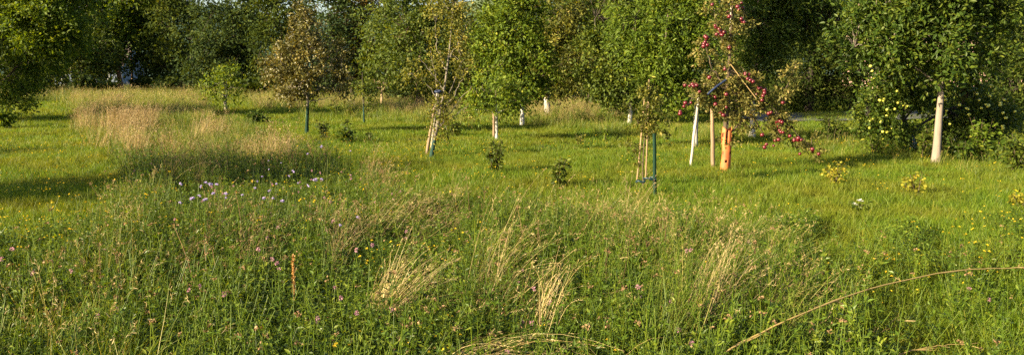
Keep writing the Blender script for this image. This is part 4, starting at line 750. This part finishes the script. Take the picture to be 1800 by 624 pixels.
tuft('pale leaning grass spray right of the green clump', (1220, 560), [(1330, 410, .45), (1300, 400, .5), (1280, 420, .5), (1360, 450, .4)], 90, .07, .1, mat=STRAW, w=.0028)
tuft('pale green grass arching to the lower right', (1330, 590), [(1440, 500, .3), (1490, 570, .15), (1420, 480, .35), (1460, 540, .2)], 40, .05, .08, mat=TALLG, w=.005)
tuft('slanting pale stalks behind the lilac flowers', (545, 395), [(615, 285, .6), (630, 300, .6), (590, 300, .62)], 10, .03, .03, w=.004, mat=TALLG)
tuft('sparse straw spray right of the lilac flowers', (650, 400), [(720, 320, .5), (760, 345, .45), (690, 345, .5), (800, 320, .5)], 40, .08, .12)
tuft('thin straw stalks leaning left of the narrow dark bushes', (940, 400), [(985, 320, .5), (1005, 308, .5)], 6, .03, .04, w=.004)
# upright rusty dock spike
mb = MB(); P0 = ground(515, 525, .16); P0[2] -= .16; tip = at(515, 448, P0[1]); tube(mb, spline([P0, (P0 + tip) / 2 + [.004, 0, 0], tip], 8), .0035, 5); r_ = np.random.default_rng(3); n = 260; t = r_.uniform(.45, 1, n); dd = nrm(r_.normal(size=(n, 3)) + [0, 0, .5])
leaves(mb, P0 + (tip - P0) * t[:, None] + dd * .004, dd, r_.normal(size=(n, 3)), .013, .008, r_.uniform(0, 1, n), 0)
tag(mb.build('dock_spike', leaf_mat('dock_rust', [(0, (.22, .10, .03)), (1, (.48, .28, .10))], .2), None, P0), 'single upright rusty dock seed spike in the left foreground', 'seed spike')
def stalk(label, pts, r0, mat=STRAW):
    Q = np.array([[*ground(x, y, z)[:2], z] for x, y, z in pts]); P = spline(Q, 30); r_ = np.random.default_rng(int(pts[0][0])); P[2:-1] += np.cumsum(r_.normal(0, .0025, (27, 3)), axis=0); rad = r0 * (1 - .6 * np.linspace(0, 1, 30)); rad[5::7] *= 1.5; mb = MB(); tube(mb, P, rad, 5); ii = np.array([5, 12, 12, 19, 26]); leaves(mb, P[ii], nrm(P[ii + 2] - P[ii]) + r_.normal(0, .3, (5, 3)), r_.normal(size=(5, 3)), r_.uniform(.06, .14, 5), .006, r_.uniform(.4, .9, 5), hi=True); return tag(mb.build('dry_stalk', mat, None, P[0]), label, 'stalk')
stalk('very long pale dry stalk arching from the bottom to the right edge', [(1245, 640, .16), (1300, 604, .24), (1400, 556, .34), (1540, 505, .40), (1680, 475, .43), (1760, 469, .42), (1830, 469, .40)], .0062, GOLDEN)
stalk('short curved dry stalk crossing the lower right grass', [(1500, 610, .03), (1540, 590, .12), (1580, 550, .2)], .003)
stalk('pale stalk lying along the bottom right corner', [(1540, 640, .05), (1620, 615, .12), (1720, 602, .16)], .0035)
stalk('thin straw stalk bending over at lower right of centre', [(1370, 620, .02), (1440, 570, .16), (1470, 560, .2), (1498, 580, .14)], .003)
# white flower pair on a low dark-leaved plant
wp = plant('low_plant', 'low dark-leaved plant with two white blooms on the right lawn', (1500, 374), 18, 60, 'deep', .05, 9, 16, 77, cat='plant')
WB = ground(1500, 374)
for x, y in ((1503, 360), (1512, 354)):
    mb = MB(); r_ = np.random.default_rng(x); flower(mb, r_, np.zeros(3), .045, 6, 0, .3); flower(mb, r_, np.array([0, 0, .01]), .03, 5, 0, .7); o = mb.build('bloom', WHITEP, wp); o.location = at(x, y, WB[1] - .05) - WB
print('LEAVES', LEAFCOUNT[0])
